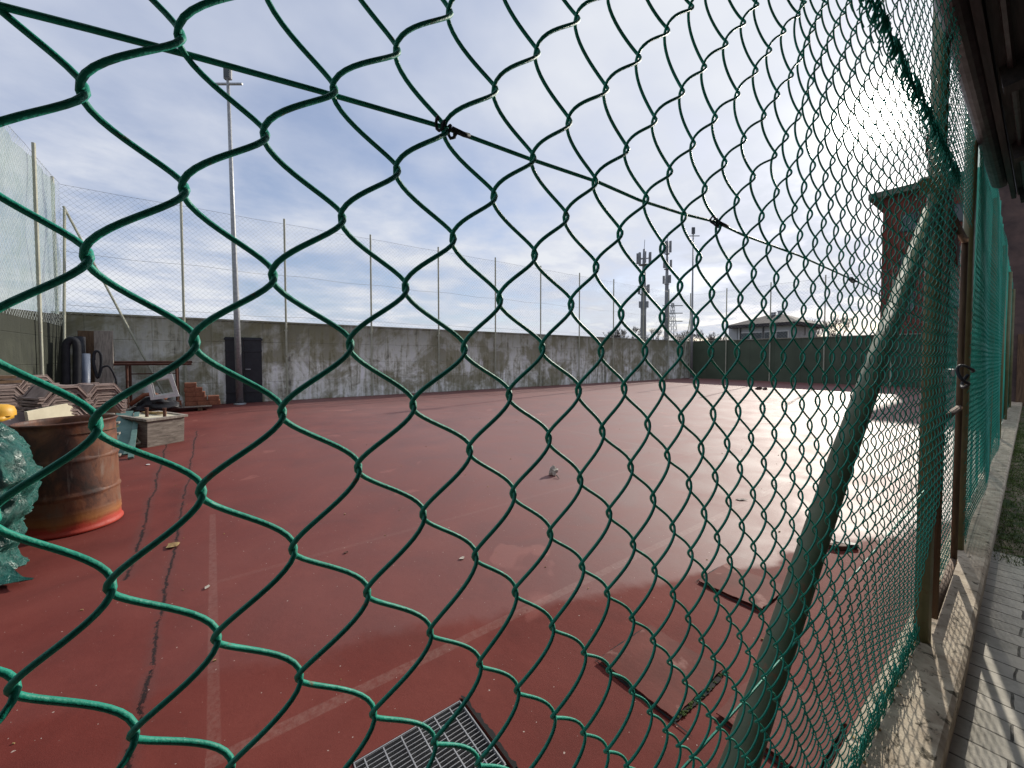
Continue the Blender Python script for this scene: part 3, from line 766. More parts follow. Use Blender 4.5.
# posts and the long raking brace
pm = MB(); post(pm, -.065, 2.60, .05, 4.3, .030); pm.build('post', 'green_post', cf, smooth=True)
MB().tube([(-.085, -.22, -.01), (-.084, .80, .638), (-.082, 1.370, 1.123), (-.075, 2.58, 2.06)], .029, 16).build('brace', 'brace_paint', cf, smooth=True)
MB().box((-.06, 2.5, 2.15), (.09, .03, .07), rx=rad(36)).build('bracket', 'green_post', cf, bevel=.003)

# gate between two posts
gt_ = thing('gate', 'chain-link gate with a rusty tube frame between two fence posts', 'gate', (FX(3), 3, .1))
ga, gb = 2.78, 3.62
fr = MB()
for yy in (ga, gb): fr.tube([(FX(yy)+.012, yy, .14), (FX(yy)+.012, yy, 2.12)], .015, 10)
for zz_ in (.16, 1.1, 2.1): fr.tube([(FX(ga)+.012, ga, zz_), (FX(gb)+.012, gb, zz_)], .016, 10)
fr.build('frame', 'brown_timber', gt_, smooth=True)
gm_ = MB(); ga_s = int((ga-c0)/cs)
weave(gm_, ga_s, int((gb-c0)/cs), -33, 15, jit(6, .003), lambda Y, h: FX(Y)-.004, 5, 4, MB_R, .0050, .0010)
gm_.build('gate_mesh', 'green_pvc', gt_, smooth=True)
lt = MB(); lt.box((FX(ga)+.03, ga+.02, 1.33), (.03, .10, .035)); lt.box((FX(ga)+.035, ga-.03, 1.28), (.018, .035, .05)); lt.tube([(FX(ga)+.035, ga-.042, 1.30), (FX(ga)+.035, ga-.03, 1.345), (FX(ga)+.035, ga-.018, 1.30)], .004, 6)
lt.build('latch', 'galvanised', gt_)
MB().box((FX(2.75)-.03, 3.05, 2.2), (.05, .85, .11), rx=rad(-33)).build('rail', 'rusty_steel', gt_)

# second stretch of fence beyond the gate
f2 = thing('chain_link_fence', 'further chain-link fence beyond the gate, hung with green shade cloth', 'fence', (FX(8), 8, .1))
for yy in (4.05, 7.1, 10.2, 13.4, 16.8):
    pm = MB(); post(pm, FX(yy), yy, .05, 4.2 if yy < 5 else 3.2, .028); pm.build('post', 'green_post' if yy > 5 else 'green_post', f2, smooth=True)
fm = MB(); weave(fm, int((4.05-c0)/cs), int((9.4-c0)/cs), -34, 40, jit(8, .003), lambda Y, h: FX(Y)+.03+.012*math.sin(Y*2.3+h*2), 4, 4, MB_R, .0050, .0010)
fm.build('wire_mesh', 'green_pvc', f2, smooth=True)
gu = MB(); weave(gu, int((2.56-c0)/cs), int((4.05-c0)/cs), 19, 66, jit(9, .003), lambda Y, h: FX(Y)+.01, 4, 4, MB_R, .0050, .0010)
gu.build('upper_mesh', 'green_pvc', f2, smooth=True)
for zz_ in (.2, 1.5, 3.0):
    MB().tube([(FX(yy), yy, zz_) for yy in (4.05, 7.1, 10.2, 13.4, 16.8)], .003, 5).build('tension_wire', 'green_pvc', f2)
sh = MB(); ny, nz = 420, 30
for i in range(ny+1):
    for j in range(nz+1):
        Y = 4.1+13.4*i/ny; Z = .12+3.3*j/nz
        w_ = .5+.5*math.sin(Z*1.7+Y); amp = (.022+.012*math.sin(Y*.9))*(1 if Y < 7 else max(.25, 1-(Y-7)/6))
        X = FX(Y)-.030+amp*math.sin(Y*8.5+.8*math.sin(Z*2.1))*(.5+.5*w_)+.006*math.sin(Y*31+Z*3)
        sh.v.append((X, Y, Z+.02*math.sin(Y*4)))
for i in range(ny):
    for j in range(nz):
        a = i*(nz+1)+j; sh.f.append((a, a+nz+1, a+nz+2, a+1))
tag(sh.build('shade_cloth', 'shade_cloth', smooth=True), 'teal green shade cloth hanging in folds on the fence beyond the gate', 'shade cloth')
# black cable loop on the gate
cb = MB(); pts = []
for i in range(30):
    a_ = i/29*2*math.pi*.93+.4; pts.append((FX(3.0)+.055+.02*math.sin(a_*2), 3.22+.15*math.cos(a_), 1.30+.055*math.sin(a_)+.01*math.cos(a_*3)))
cb.tube(pts, .0075, 8); tag(cb.build('cable_lock', 'black_rubber', smooth=True), 'black cable loop hanging through the gate mesh', 'cable')

# ================================================================== OBJECTS ON THE COURT
# rusty drum
q = onZ(74, 533, 0); dx, dy = -4.60, -.945
dm = thing('steel_drum', 'rusty brown open steel drum with a red painted foot', 'drum', (dx, dy, 0))
prof = [(.293, 0), (.299, .006), (.297, .02), (.288, .03)]
for i in range(1, 60):
    h = .03+.83*i/60; r_ = .286
    for rc in (.30, .58): r_ += .011*math.exp(-((h-rc)/.011)**2)
    for rc in (.10, .13, .16): r_ += .004*math.exp(-((h-rc)/.008)**2)
    prof.append((r_, h))
prof += [(.295, .868), (.302, .874), (.303, .884), (.296, .888), (.288, .884), (.286, .86), (.285, .05)]
M = Matrix.Rotation(rad(1.5), 3, 'X')
bd = MB(); bd.lathe((dx, dy, 0.004), prof, 56, M); i0 = len(bd.v)
R = random.Random(2)
for k, vv in enumerate(bd.v):
    a_ = math.atan2(vv[1]-dy, vv[0]-dx); f_ = 1+.012*math.sin(a_*3+vv[2]*4)*math.sin(vv[2]*3.3)+.004*math.sin(a_*7+vv[2]*9)
    bd.v[k] = (dx+(vv[0]-dx)*f_, dy+(vv[1]-dy)*f_, vv[2])
bd.build('body', 'drum_steel', dm, smooth=True)
MB().lathe((dx, dy, .80), [(.0005, .0), (.12, .008), (.22, -.006), (.288, .0)], 24).build('contents', 'earth', dm, smooth=True)

# tarpaulin bundle
tx, ty = -3.86, -1.34
tb = MB(); nth, nh = 120, 90; R = random.Random(9)
from mathutils import noise as mn
def bundle(th, t):
    # half profile: wide shoulders, tucked foot
    prof = [(0, .26), (.08, .22), (.22, .25), (.42, .34), (.58, .375), (.72, .34), (.85, .25), (.95, .13), (1, .0)]
    for i in range(len(prof)-1):
        if prof[i][0] <= t <= prof[i+1][0]:
            u = (t-prof[i][0])/(prof[i+1][0]-prof[i][0]); u = u*u*(3-2*u) if i < 7 else math.sqrt(u) if False else u
            r = prof[i][1]*(1-u)+prof[i+1][1]*u; break
    z = 1.06*t
    v = Vector((math.cos(th)*2.2, math.sin(th)*2.2, z*3.0))
    nn = mn.noise(v*1.1); n2 = abs(mn.noise(v*2.7+Vector((3, 1, 7)))); n3 = abs(mn.noise(Vector((math.cos(th)*6, math.sin(th)*6, z*5))+Vector((9, 0, 0)))); n4 = abs(mn.noise(v*9))
    fold = .035*abs(math.sin(th*4.5+2*math.sin(z*3)))*(1-t)
    r *= .92; r2 = r*(1+.22*nn)+ (-.10*n2-.035*n3-.006*n4+.05 + fold)*(1 if t < .97 else .2)
    if t >= .999: r2 = 0
    return (tx+r2*math.cos(th)*1.02, ty+r2*math.sin(th), z+.05*nn*(t > .1)+.004)
for j in range(nh+1):
    for i in range(nth): tb.v.append(bundle(2*math.pi*i/nth, j/nh))
for j in range(nh):
    for i in range(nth):
        a = j*nth+i; b = j*nth+(i+1) % nth; tb.f.append((a, b, b+nth, a+nth))
# loose corner lying out on the floor
cn = []; 
for i in range(22):
    for j in range(9):
        u = i/21; w = (j/8-.5); L_ = Vector((.62, .80, 0)).normalized(); N_ = Vector((-.8, .6, 0))
        p = Vector((tx+.14, ty+.10, 0))+L_*(.42*u)+N_*w*(.34*(1-u)**1.2+.02)
        cn.append((p.x, p.y, .015+.10*(1-u)**3+.02*abs(math.sin(j*1.9+u*5))*(1-u*.6)+.02*u*u))
i0 = len(tb.v); tb.v += cn
for i in range(21):
    for j in range(8):
        a = i0+i*9+j; tb.f.append((a, a+9, a+10, a+1))
tag(tb.build('tarpaulin_bundle', 'tarpaulin', loc=(tx, ty, 0), smooth=True), 'crinkled teal tarpaulin wrapped over a bundle in front of the rusty drum', 'tarpaulin')
yc = onX(-1, 407, -4.0)
yh = MB(); yh.lathe((yc.x, yc.y, yc.z-.03), [(.075, -.03), (.075, 0), (.065, .03), (.04, .045), (.001, .05)], 20); yh.prism([(yc.x-.1, yc.y-.04), (yc.x+.1, yc.y-.04), (yc.x+.1, yc.y+.04), (yc.x-.1, yc.y+.04)], 'Z', yc.z-.09, yc.z-.06)
tag(yh.build('plastic_cap', 'yellow_plastic', smooth=True), 'round yellow plastic cap showing above the teal tarpaulin', 'cap')

# stacks of concrete ridge tiles on a bench of boards
def tile_mesh(arch=.105, half=.19, ln=.42, th=.018):
    prof = [(-half, 0), (-half*.78, 0), (-half*.42, arch), (half*.42, arch), (half*.78, 0), (half, 0), (half, th), (half*.80, th), (half*.45, arch+th), (-half*.45, arch+th), (-half*.80, th), (-half, th)]
    m = MB(); m.prism(prof, 'Y', -ln/2, ln/2)
    for e in (-ln/2+.02, ln/2-.02): m.prism([(a*1.02, b+.006) for a, b in prof[6:]]+[(a*1.02, b+.012) for a, b in reversed(prof[6:])], 'Y', e-.018, e+.018)
    return m
base_tile = None
def tile(x, y, z, rz, label):
    global base_tile
    if base_tile is None:
        base_tile = tile_mesh().build('roof_tile', 'tile_concrete'); o = base_tile
    else:
        o = base_tile.copy(); COL.objects.link(o)
    o.location = (x, y, z); o.rotation_euler = (random.uniform(-.02, .02), random.uniform(-.02, .02), rz)
    tag(o, label, 'roof tile', 'stacked roof tiles behind the drum')
bx, by = -6.3, -1.60
bench = thing('pallet', 'weathered timber pallet stack carrying the roof tiles', 'pallet', (bx, by, 0))
for lv in range(5):
    for j in range(3): MB().box((bx, by-.5+j*.5, .05+lv*.145), (1.9, .09, .09)).build('bearer', 'grey_timber', bench)
    for j in range(6): MB().box((bx-.85+j*.34, by, .105+lv*.145), (.12, 1.2, .022)).build('slat', 'grey_timber', bench)
zb = .725
sp = [(-5.80, -1.28, 9, 2.15, 'grey concrete roof tile in the front stack right behind the drum'),
      (-6.15, -1.78, 9, 2.15, 'grey concrete roof tile in the front stack nearest the pallet middle'),
      (-6.60, -1.12, 8, 2.10, 'grey concrete roof tile in the rear stack beside the long planks'),
      (-6.9, -1.75, 11, 2.25, 'grey concrete roof tile in the tallest stack at the back')]
for (x_, y_, n_, rz_, lb) in sp:
    for i in range(n_):
        tile(x_+random.uniform(-.012, .012), y_+random.uniform(-.012, .012), zb+i*.034, rz_+random.uniform(-.03, .03), lb)
tile(-5.55, -1.62, zb, 1.3, 'single roof tile lying beside the yellow cap'); tile(-5.56, -1.6, zb+.034, 1.33, 'upper roof tile of the low pair beside the yellow cap')
q1 = onX(0, 374, -6.6); q2 = onX(28, 376, -6.9)
for i, lb in enumerate(('dark plank lying across the roof tiles, upper of two', 'dark plank lying across the roof tiles, lower of two')):
    tag(MB().box(((q1.x+q2.x)/2, q1.y-.15, zb+.47-i*.05), (.9, .22, .03), rz=.5+.1*i).build('plank', 'brown_timber'), lb, 'plank')

# cream board behind the drum
q = onX(97, 410, -5.6)
tag(MB().box((q.x, q.y-.24, q.z-.35), (.03, .5, .85), rz=.9, rx=.12).build('board', 'cream_board', bevel=.003), 'cream board standing behind the rim of the rusty drum', 'board')

# weathered box with rods
q = onZ(160, 440, 0); bxx, byy = -8.55, -.80
wb = thing('wooden_box', 'weathered grey wooden box with pale rim beyond the drum', 'box', (bxx, byy, 0)); RZ = .62
A = Matrix.Translation((bxx, byy, 0)) @ Matrix.Rotation(RZ, 4, 'Z') @ Matrix.Rotation(rad(3), 4, 'Y')
def lb_(m, c, d): m.box(A @ Vector(c), d, rz=RZ, ry=rad(3))
m = MB(); lb_(m, (0, -.25, .22), (.64, .03, .42)); lb_(m, (0, .25, .22), (.64, .03, .42)); lb_(m, (.305, 0, .22), (.03, .47, .42)); lb_(m, (-.305, 0, .22), (.03, .47, .42)); lb_(m, (0, 0, .03), (.58, .47, .03)); m.build('side', 'box_timber', wb)
m = MB(); lb_(m, (0, -.27, .45), (.71, .06, .035)); lb_(m, (0, .27, .45), (.71, .06, .035)); lb_(m, (.325, 0, .45), (.06, .48, .035)); lb_(m, (-.325, 0, .45), (.06, .48, .035)); m.build('rim', 'grey_timber', wb)
m = MB(); lb_(m, (0, 0, .44), (.60, .48, .02)); m.build('lid', 'cream_board', wb)
for (u, v, lb) in ((.02, -.1, 'short rusty bolt standing on the left of the box lid'), (.24, .02, 'short rusty bolt standing on the right of the box lid')):
    p = A @ Vector((u, v, .45)); m = MB(); m.tube([p, p+Vector((0, 0, .13))], .022, 8); m.lathe(p+Vector((0, 0, .13)), [(.03, 0), (.03, .02), (.001, .022)], 6)
    tag(m.build('bolt', 'rusty_steel', smooth=False), lb, 'bolt')
p = A @ Vector((-.15, .1, .475)); tag(MB().box(p, (.4, .07, .03), rz=RZ+.2).build('batten', 'dry_leaf'), 'yellowish batten lying on the box lid', 'batten')
# green planks leaning to the box from the left
a = onZ(126, 440, 0.02); b = onX(141, 411, -8.7)
tag(MB().bar((-7.55, -1.05, .03), (-8.75, -1.15, .52), .20, .025).build('plank', 'green_board'), 'grey-green plank leaning against the left of the wooden box, wider one', 'plank')
tag(MB().bar((-7.3, -.92, .02), (-8.7, -1.0, .50), .06, .03).build('plank', 'green_board'), 'narrow grey-green plank leaning beside the wider one at the box', 'plank')
m = MB(); m.tube([(-8.1, -1.05, .12), (-8.15, -.98, .08), (-8.25, -.93, .06), (-8.33, -.95, .12), (-8.3, -1.03, .18)], .018, 8)
tag(m.build('hose_end', 'cream_board', smooth=True), 'short pale hose end on the floor at the left of the wooden box', 'hose')

# rusty trestle rack against the wall, on a low slab with bricks
ra = onX(112, 365, -13.9); rb_ = onX(192, 362, -13.9)
y0, y1 = ra.y, rb_.y
rk = thing('pipe_rack', 'rusty tubular trestle rack in front of the concrete wall', 'rack', (-13.9, (y0+y1)/2, 0))
HT = 1.24
for X_ in (-14.15, -13.65):
    MB().tube([(X_, y0, HT+(.05 if X_ < -14 else 0)), (X_, y1, HT+(.05 if X_ < -14 else 0))], .03, 8).build('rail', 'rusty_steel', rk)
    for yy in (y0+.3, y1-.32): MB().tube([(X_, yy, .06), (X_, yy, HT)], .028, 8).build('leg', 'rusty_steel', rk)
for yy in (y0+.3, y1-.32): MB().tube([(-14.15, yy, HT-.02), (-13.65, yy, HT-.02)], .022, 8).build('cross_tube', 'rusty_steel', rk)
MB().tube([(-14.15, y0+.3, .98), (-14.15, y1-.32, .98)], .016, 6).build('tie_rod', 'rusty_steel', rk)
sl = onX(205, 405, -13.6)
sb = thing('pallet', 'low dark pallet under the bricks and the rusty rack', 'pallet', (-13.7, (y0+sl.y)/2, 0))
for i in range(6): MB().box((-14.2+i*.2, (y0+sl.y)/2+.1, .115), (.14, sl.y-y0+.1, .025)).build('slat', 'grey_timber', sb)
for yy in (y0+.2, (y0+sl.y)/2, sl.y-.1): MB().box((-13.7, yy, .055), (1.1, .1, .09)).build('bearer', 'brown_timber', sb)
bq = None
by0 = onX(184, 390, -13.4).y; bw = .245
stk = [(0, 0, 5), (1, 0, 4), (2, 0, 2), (0, 1, 5), (1, 1, 3), (2, 1, 2)]
for (c_, d_, n_) in stk:
    for i in range(n_):
        cy_ = by0+.14+c_*(bw+.01)+random.uniform(-.015, .015)-.04*i*(c_ > 0); cx_ = -13.35-d_*.20; cz_ = .128+.06+i*.123
        if bq is None:
            mbk = MB(); mbk.box((0, 0, 0), (.18, bw, .12))
            bq = mbk.build('brick', 'brick_clay', bevel=.006); o = bq
        else: o = bq.copy(); COL.objects.link(o)
        o.location = (cx_, cy_, cz_); o.rotation_euler = (0, 0, random.uniform(-.05, .05))
        col_n = ('tallest left', 'middle', 'lowest right')[c_]; row = 'front' if d_ == 0 else 'rear'
        lev = 'top' if i == n_-1 else ('bottom', 'second', 'third', 'fourth')[i]
        tag(o, 'orange clay brick, %s%s, %s pile, %s row by the rack' % (lev, '' if lev in ('top', 'bottom') else ' from ground', col_n, row), 'brick', 'orange bricks stacked beside the rusty rack')
for i, px in enumerate((168, 176)):
    q = onX(px, 398, -13.3); o = bq.copy(); COL.objects.link(o); o.location = (-13.3, q.y, .128+.08); o.scale = (1, .9, 1.3)
    tag(o, ('orange brick standing loose under the white frame, left one', 'orange brick standing loose under the white frame, right one')[i], 'brick', 'orange bricks stacked beside the rusty rack')
# white window frame leaning on the rack
wf = thing('window_frame', 'small white window frame leaning askew against the rusty rack', 'window frame', (-12.8, -2, .5))
c1 = [onX(a, b, -12.6) for a, b in ((146, 378), (172, 373.5), (179.5, 396), (151, 400))]
c2 = [onX(a, b, -12.6) for a, b in ((150.5, 381), (169.5, 378), (175, 393), (154, 396.5))]
m = MB()
for i in range(4):
    j = (i+1) % 4
    for (P_, Q_) in (((c1[i], c1[j]), (c2[j], c2[i])),):
        o1, o2, i2, i1 = P_[0], P_[1], Q_[0], Q_[1]; dv = Vector((.07, 0, 0)); ev_ = Vector((0, 0, 0))
        k0 = len(m.v)
        for p in (o1, o2, i2, i1): m.v.append(tuple(p+dv))
        for p in (o1, o2, i2, i1): m.v.append(tuple(p))
        for f_ in ((0,1,2,3),(7,6,5,4),(0,4,5,1),(1,5,6,2),(2,6,7,3),(3,7,4,0)): m.f.append(tuple(k0+q for q in f_))
m.build('frame', 'white_paint', wf)
m = MB(); s_ = [p*.0+p for p in c2]; cen = sum(s_, Vector((0, 0, 0)))/4
for i in range(4):
    j = (i+1) % 4; k0 = len(m.v)
    for p in (c2[i], c2[j], c2[j]+(cen-c2[j])*.14, c2[i]+(cen-c2[i])*.14): m.v.append(tuple(p+Vector((-.03, 0, 0))))
    for p in (c2[i], c2[j], c2[j]+(cen-c2[j])*.14, c2[i]+(cen-c2[i])*.14): m.v.append(tuple(p+Vector((-.07, 0, 0))))
    for f_ in ((0,1,2,3),(7,6,5,4),(0,4,5,1),(1,5,6,2),(2,6,7,3),(3,7,4,0)): m.f.append(tuple(k0+q for q in f_))
m.build('casement', 'white_paint', wf)
# leg that carries the frame: crumpled dark green scrap with bits of pipe below it
sc = MB(); R = random.Random(11)
for j in range(14):
    for i in range(30):
        th = 2*math.pi*i/30; t = j/13; v = Vector((math.cos(th), math.sin(th), t*2)); r_ = (.42*math.cos(t*1.5)+.02)*(1+.5*mn.noise(v*2))
        sc.v.append((-13.0+r_*.6*math.cos(th), -2.22+r_*1.0*math.sin(th), .13+.36*t+.08*mn.noise(v*3)))
for j in range(13):
    for i in range(30):
        a = j*30+i; b = j*30+(i+1) % 30; sc.f.append((a, b, b+30, a+30))
q = onX(158, 398, -13.0)
so_ = sc.build('scrap_heap', 'dark_steel', smooth=True); so_.location.y += q.y+2.22+.0
tag(so_, 'low dark green crumpled heap under the white window frame', 'scrap heap')
pp = MB(); q = onX(130, 398, -12.9); pp.tube([(q.x, q.y, .28), (q.x, q.y+.25, .50), (q.x, q.y+.42, .52), (q.x, q.y+.66, .36)], .05, 10)
tag(pp.build('clay_pipe', 'brick_clay', smooth=True), 'bent orange clay pipe lying left of the white window frame', 'pipe')

# things leaning in the corner
def lean(name, px, ptop, X, w, mat_, label, cat, kind='bar', pb=None, depth=.04, zb=0.0, tilt=.25):
    a = onX(px, ptop, X-tilt); b = onX(pb or px, 403, X)
    a2 = Vector((X-tilt, a.y, a.z)); b2 = Vector((X, b.y, zb))
    m = MB()
    if kind == 'bar':
        d = (a2-b2).normalized(); u = Vector((0, 1, 0)); v = d.cross(u).normalized(); k0 = len(m.v)
        for p in (b2, a2):
            for q in ((-1,-1),(1,-1),(1,1),(-1,1)): m.v.append(tuple(p+u*(q[0]*w/2)+v*(q[1]*depth/2)))
        for q in ((0,1,2,3),(7,6,5,4),(0,4,5,1),(1,5,6,2),(2,6,7,3),(3,7,4,0)): m.f.append(tuple(k0+i for i in q))
        o = m.build(name, mat_, loc=tuple(b2), bevel=.003)
    else:
        m.tube([b2, a2], w/2, 14); o = m.build(name, mat_, loc=tuple(b2), smooth=True)
    return tag(o, label, cat)
lean('board', 92.5, 331, -13.95, .52, 'brown_timber', 'wide brown board leaning on the wall behind the pale plank', 'board', pb=94)
lean('plank', 103.5, 331, -13.5, .33, 'grey_timber', 'tall pale grey plank leaning on the wall right of the black pipes', 'plank', pb=105, depth=.06)
lean('pipe', 79, 337, -13.6, .22, 'black_rubber', 'thick black pipe standing in the corner left of the blue-grey pipe', 'pipe', 'tube', pb=80)
lean('pipe', 85.5, 354, -13.3, .16, 'blue_grey_pvc', 'blue-grey plastic pipe standing left of the brown board', 'pipe', 'tube', pb=85.5)
def hose(pts, r, label, X=-13.2):
    P_ = [onX(a, b, X) for a, b in pts]; m = MB()
    # smooth the loop
    Q_ = []
    for i in range(len(P_)-1):
        p0 = P_[max(i-1, 0)]; p1 = P_[i]; p2 = P_[i+1]; p3 = P_[min(i+2, len(P_)-1)]
        for k in range(6):
            t = k/6; Q_.append(.5*((2*p1)+(p2-p0)*t+(2*p0-5*p1+4*p2-p3)*t*t+(3*p1-p0-3*p2+p3)*t**3))
    Q_.append(P_[-1]); m.tube(Q_, r, 9); tag(m.build('hose', 'black_rubber', smooth=True), label, 'hose')
hose([(66.5, 404), (66, 380), (65.5, 355), (66, 345), (70, 340), (75, 341), (77, 348), (77, 370), (77, 404)], .075, 'thick black hose bent over at the top beside the corner post')
hose([(94, 360), (94, 354), (97, 351), (101, 355), (101, 368), (98, 378), (94, 366), (93, 358)], .030, 'small black hose loop hanging on the brown board', -13.1)
hose([(101, 368), (108, 366), (113, 372), (116.5, 382), (115, 391), (109, 393)], .022, 'thin black hose curving out right of the pale plank', -13.1)

# ================================================================== COURT DETAILS
# drain grate in its ragged pit
pit = MB(); pit.box(((GR[0]+GR[1])/2, (GR[2]+GR[3])/2, -.022), (GR[1]-GR[0]-.004, GR[3]-GR[2]-.004, .012))
gd = thing('drain_grate', 'steel drain grate set in the red floor at the bottom of the photo', 'drain grate', ((GR[0]+GR[1])/2, (GR[2]+GR[3])/2, 0))
pit.build('pit', 'void_black', gd)
fr = MB(); x0, x1, y0, y1 = GR[0]+.012, GR[1]-.035, GR[2]+.01, GR[3]-.022
for xx in np.linspace(x0, x1, 19): fr.box((xx, (y0+y1)/2, -.004), (.0024, y1-y0, .013))
fr.build('bearing_bars', 'grate_steel', gd)
fr = MB()
for yy in np.linspace(y0+.03, y1-.045, 6): fr.box(((x0+x1)/2, yy, .0015), (x1-x0, .0042, .004))
fr.build('cross_bars', 'grate_steel', gd)
fr = MB(); fr.box((x0-.003, (y0+y1)/2, -.003), (.004, y1-y0+.01, .016)).box((x1+.003, (y0+y1)/2, -.003), (.004, y1-y0+.01, .016)).box(((x0+x1)/2, y0-.004, -.003), (x1-x0, .004, .016)).box(((x0+x1)/2, y1+.004, -.003), (x1-x0, .004, .016))
fr.build('rim', 'grate_steel', gd)
# ragged edge of torn coating round the grate
rg = MB(); R = random.Random(4)
for (ax, ay, bx_, by_) in ((GR[1], GR[2]-.02, GR[1], GR[3]+.01), (GR[0]-.01, GR[3], GR[1]+.01, GR[3])):
    n_ = 26; o_ = []; i_ = []
    for i in range(n_+1):
        t = i/n_; x_ = ax+(bx_-ax)*t; y_ = ay+(by_-ay)*t; nx_, ny_ = (1, 0) if ax == bx_ else (0, 1)
        w_ = .006+abs(R.gauss(0, .008)) if i not in (0, n_) else .002
        o_.append((x_+nx_*w_, y_+ny_*w_, .0042)); i_.append((x_-nx_*.004, y_-ny_*.004, .0042))
    for i in range(n_): rg.quad(o_[i], o_[i+1], i_[i+1], i_[i])
rg.build('torn_edge', 'void_black', gd)

def cover(x0, x1, y0, y1, lift, label, seed, gap_sides):
    R = random.Random(seed); t = thing('inspection_cover', label, 'cover', ((x0+x1)/2, (y0+y1)/2, 0), 'sheet covers painted over on the court')
    m = MB(); n_ = 14; V = []
    for i in range(n_+1):
        for j in range(n_+1):
            u, v = i/n_, j/n_; jx = R.uniform(-.003, .003) if i in (0, n_) else 0; jy = R.uniform(-.003, .003) if j in (0, n_) else 0
            z_ = .0095+lift[0]*(1-u)*(1-v)+lift[1]*u*(1-v)+lift[2]*u*v+lift[3]*(1-u)*v+.003*math.sin(u*5)*math.sin(v*4)
            V.append((x0+(x1-x0)*u+jx, y0+(y1-y0)*v+jy, z_))
    k0 = len(m.v); m.v += V; m.v += [(a, b, c-.005) for a, b, c in V]; K = (n_+1)**2
    for i in range(n_):
        for j in range(n_):
            a = i*(n_+1)+j; m.f.append((a, a+n_+1, a+n_+2, a+1)); m.f.append((K+a+1, K+a+n_+2, K+a+n_+1, K+a))
    for i in range(n_):
        for (a, b) in ((i, i+1), (n_*(n_+1)+i+1, n_*(n_+1)+i), ((i+1)*(n_+1), i*(n_+1)), (i*(n_+1)+n_, (i+1)*(n_+1)+n_)):
            m.f.append((a, b, K+b, K+a))
    m.build('sheet', 'cover_paint', t)
    g = MB()
    for (ax, ay, bx_, by_, wd, rag) in gap_sides:
        d = Vector((bx_-ax, by_-ay, 0)); L_ = d.length; d.normalize(); nn = Vector((-d.y, d.x, 0)); n2 = 30; A_ = []; B_ = []
        for i in range(n2+1):
            p = Vector((ax, ay, .0045))+d*L_*i/n2; e_ = math.sin(math.pi*i/n2)**.5
            A_.append(p+nn*(wd*.6*e_+R.uniform(0, rag)*e_)); B_.append(p-nn*(wd*.6*e_+R.uniform(0, rag*.4)*e_))
        for i in range(n2): g.quad(tuple(B_[i]), tuple(B_[i+1]), tuple(A_[i+1]), tuple(A_[i]))
    g.build('gap', 'void_black', t)
cover(-.955, -.585, 1.40, 1.80, (.008, .002, .001, .004), 'square painted sheet cover with a ragged black right edge, nearest the grate', 1,
      [(-.97, 1.392, -.50, 1.392, .009, .003), (-.575, 1.38, -.575, 1.80, .012, .022), (-.965, 1.38, -.965, 1.79, .003, .004)])
cover(-1.02, -.66, 2.40, 2.76, (.004, .010, .004, .001), 'square painted sheet cover at the edge of the wet floor, left of the brace', 2,
      [(-1.04, 2.39, -.62, 2.375, .008, .003), (-1.03, 2.39, -1.03, 2.70, .004, .004)])
cover(-.49, -.18, 1.55, 1.95, (.006, .008, .008, .004), 'painted sheet cover right behind the raking brace', 3,
      [(-.50, 1.54, -.16, 1.53, .008, .004), (-.17, 1.55, -.17, 1.9, .006, .01)])
ms = MB(); R = random.Random(8)
for i in range(60):
    t = R.random(); x_ = -.575+R.gauss(0, .006); y_ = 1.42+.40*t; r_ = R.uniform(.002, .006)
    ms.lathe((x_, y_, .005), [(r_, 0), (r_*.9, r_*.5), (r_*.3, r_), (.0004, r_)], 6)
for i in range(25):
    x_ = -.20+R.gauss(0, .02); y_ = 1.53+R.gauss(0, .02); r_ = R.uniform(.003, .008); ms.lathe((x_, y_, .005), [(r_, 0), (r_*.9, r_*.5), (.0004, r_)], 6)
tag(ms.build('moss', 'moss'), kind='stuff')

# small stuff lying about
def lump(px, py, s, mat_, label, seed, name='debris', cat='debris', hz=1, group=None):
    p = onZ(px, py, 0); R = random.Random(seed); m = MB(); n1, n2 = 12, 8
    for j in range(n2+1):
        for i in range(n1):
            th = 2*math.pi*i/n1; ph = math.pi*j/n2; v = Vector((math.cos(th)*math.sin(ph), math.sin(th)*math.sin(ph), math.cos(ph)))
            r_ = s*(1+.7*mn.noise(v*1.6+Vector((seed, 0, 0))))
            m.v.append((p.x+v.x*r_, p.y+v.y*r_, max(.001, s*hz*.7+v.z*r_*hz)))
    for j in range(n2):
        for i in range(n1):
            a = j*n1+i; b = j*n1+(i+1) % n1; m.f.append((a, b, b+n1, a+n1))
    return tag(m.build(name, mat_, loc=(p.x, p.y, 0)), label, cat, group)
lump(553, 475, .05, 'plaster_lump', 'whitish lump of broken plaster alone in the middle of the court', 1, 'plaster_lump', 'lump', 1.15)
p = onZ(558, 478); tag(MB().tube([(p.x-.02, p.y, .03), (p.x+.01, p.y-.01, .015), (p.x+.04, p.y-.02, .006)], [.007, .006, .003], 6).build('twig', 'dark_debris'), 'short dark twig leaning on the plaster lump', 'twig')
lump(759, 389.5, .13, 'dark_debris', 'dark clump on the far wet court, left of its pair', 2, 'debris', 'debris', .6)
lump(765, 389.8, .10, 'dark_debris', 'smaller dark clump touching the one left of it on the far court', 3, 'debris', 'debris', .6)
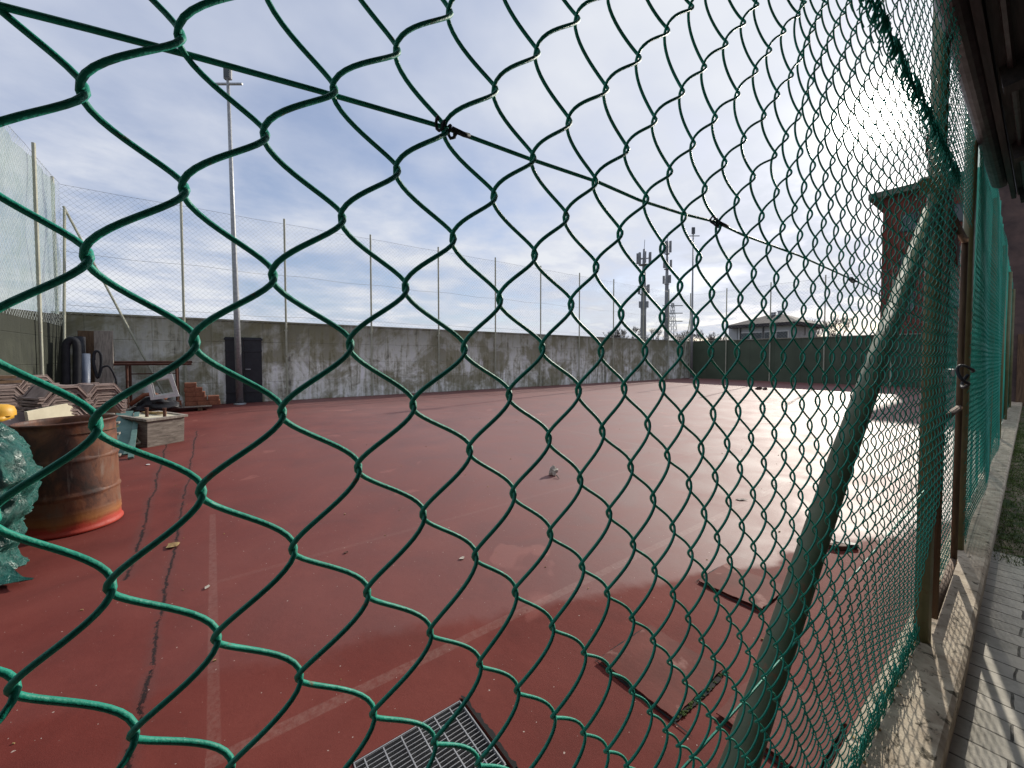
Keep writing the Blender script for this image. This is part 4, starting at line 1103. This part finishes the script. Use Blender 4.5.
def flake(px, py, s, mat_, label, seed, asp=1.6, name='flake', cat='flake', group=None):
    p = onZ(px, py); R = random.Random(seed); n_ = 9; a0 = R.uniform(0, 3); m = MB(); V = []
    for i in range(n_):
        th = 2*math.pi*i/n_; r_ = s*R.uniform(.6, 1.15); x_, y_ = r_*asp*math.cos(th), r_*math.sin(th)
        V.append((p.x+x_*math.cos(a0)-y_*math.sin(a0), p.y+x_*math.sin(a0)+y_*math.cos(a0), .004+R.uniform(0, s*.25)))
    k0 = 0; m.v = V+[(a, b, c+.0015) for a, b, c in V]; m.f = [tuple(range(n_)), tuple(reversed(range(n_, 2*n_)))]
    for i in range(n_): m.f.append((i, (i+1) % n_, n_+(i+1) % n_, n_+i))
    return tag(m.build(name, mat_, loc=(p.x, p.y, 0)), label, cat, group)
flake(173, 546, .048, 'dry_leaf', 'torn yellowish paper scrap beside the cracked seam', 1, 1.2, 'paper_scrap', 'paper')
flake(207, 588, .013, 'plaster_lump', 'pale chip right of the yellowish paper scrap', 2, 2.0, 'chip', 'chip')
flake(121, 452, .04, 'white_paint', 'white chip on the floor right of the drum foot', 3, 1.2, 'chip', 'chip')
flake(148, 465, .022, 'white_paint', 'small white chip between drum and wooden box', 4, 2.0, 'chip', 'chip')
flake(462, 559, .016, 'plaster_lump', 'pale twin chips left of the court centre', 5, 1.5, 'chip', 'chip')
flake(346, 553, .014, 'rusty_steel', 'small rust-coloured flake on the bare court left of centre', 6, 1.2, 'chip', 'chip')
flake(741, 500, .03, 'dark_debris', 'small dark curled leaf in the glare of the wet court', 7, 2.2, 'leaf', 'leaf')
R = random.Random(21)
ch = MB()
for i in range(150):
    y_ = R.uniform(-2.5, 9)**1; x_ = R.uniform(-9, -.2); s_ = R.uniform(.002, .007)
    a_ = R.uniform(0, 3.1)
    ch.box((x_, y_, s_*.5), (s_*2, s_, s_), rz=a_)
for i in range(90):
    y_ = R.uniform(.2, 6); x_ = -.09+R.gauss(0, .02)-.012*max(0, y_-2.5); s_ = R.uniform(.003, .010); ch.box((x_, y_, .1+s_*.4), (s_*2, s_, s_), rz=R.uniform(0, 3))
tag(ch.build('grit', 'dry_leaf'), kind='stuff')
# pair of old flip-flop-like soles behind the brace
p = onZ(846, 547)
for (off, ang, col_, lb) in (((0, 0), .5, 'dark_steel', 'dark worn shoe sole lying upturned behind the raking brace'), ((-.03, -.09), .8, 'rusty_steel', 'reddish worn shoe sole beside the dark one behind the brace')):
    m = MB(); pr = []
    for i in range(20):
        th = 2*math.pi*i/20; xx = .075*math.cos(th); yy = .6*(.045+.010*math.cos(th)-.008*math.cos(2*th))*math.sin(th); pr.append((p.x+off[0]+xx*math.cos(ang)-yy*math.sin(ang), p.y+off[1]+xx*math.sin(ang)+yy*math.cos(ang)))
    m.prism(pr, 'Z', .004, .034); tag(m.build('shoe_sole', col_, bevel=.004), lb, 'shoe sole')

for o in bpy.data.objects:
    for k_ in ('_o', '_org'):
        if k_ in o: del o[k_]
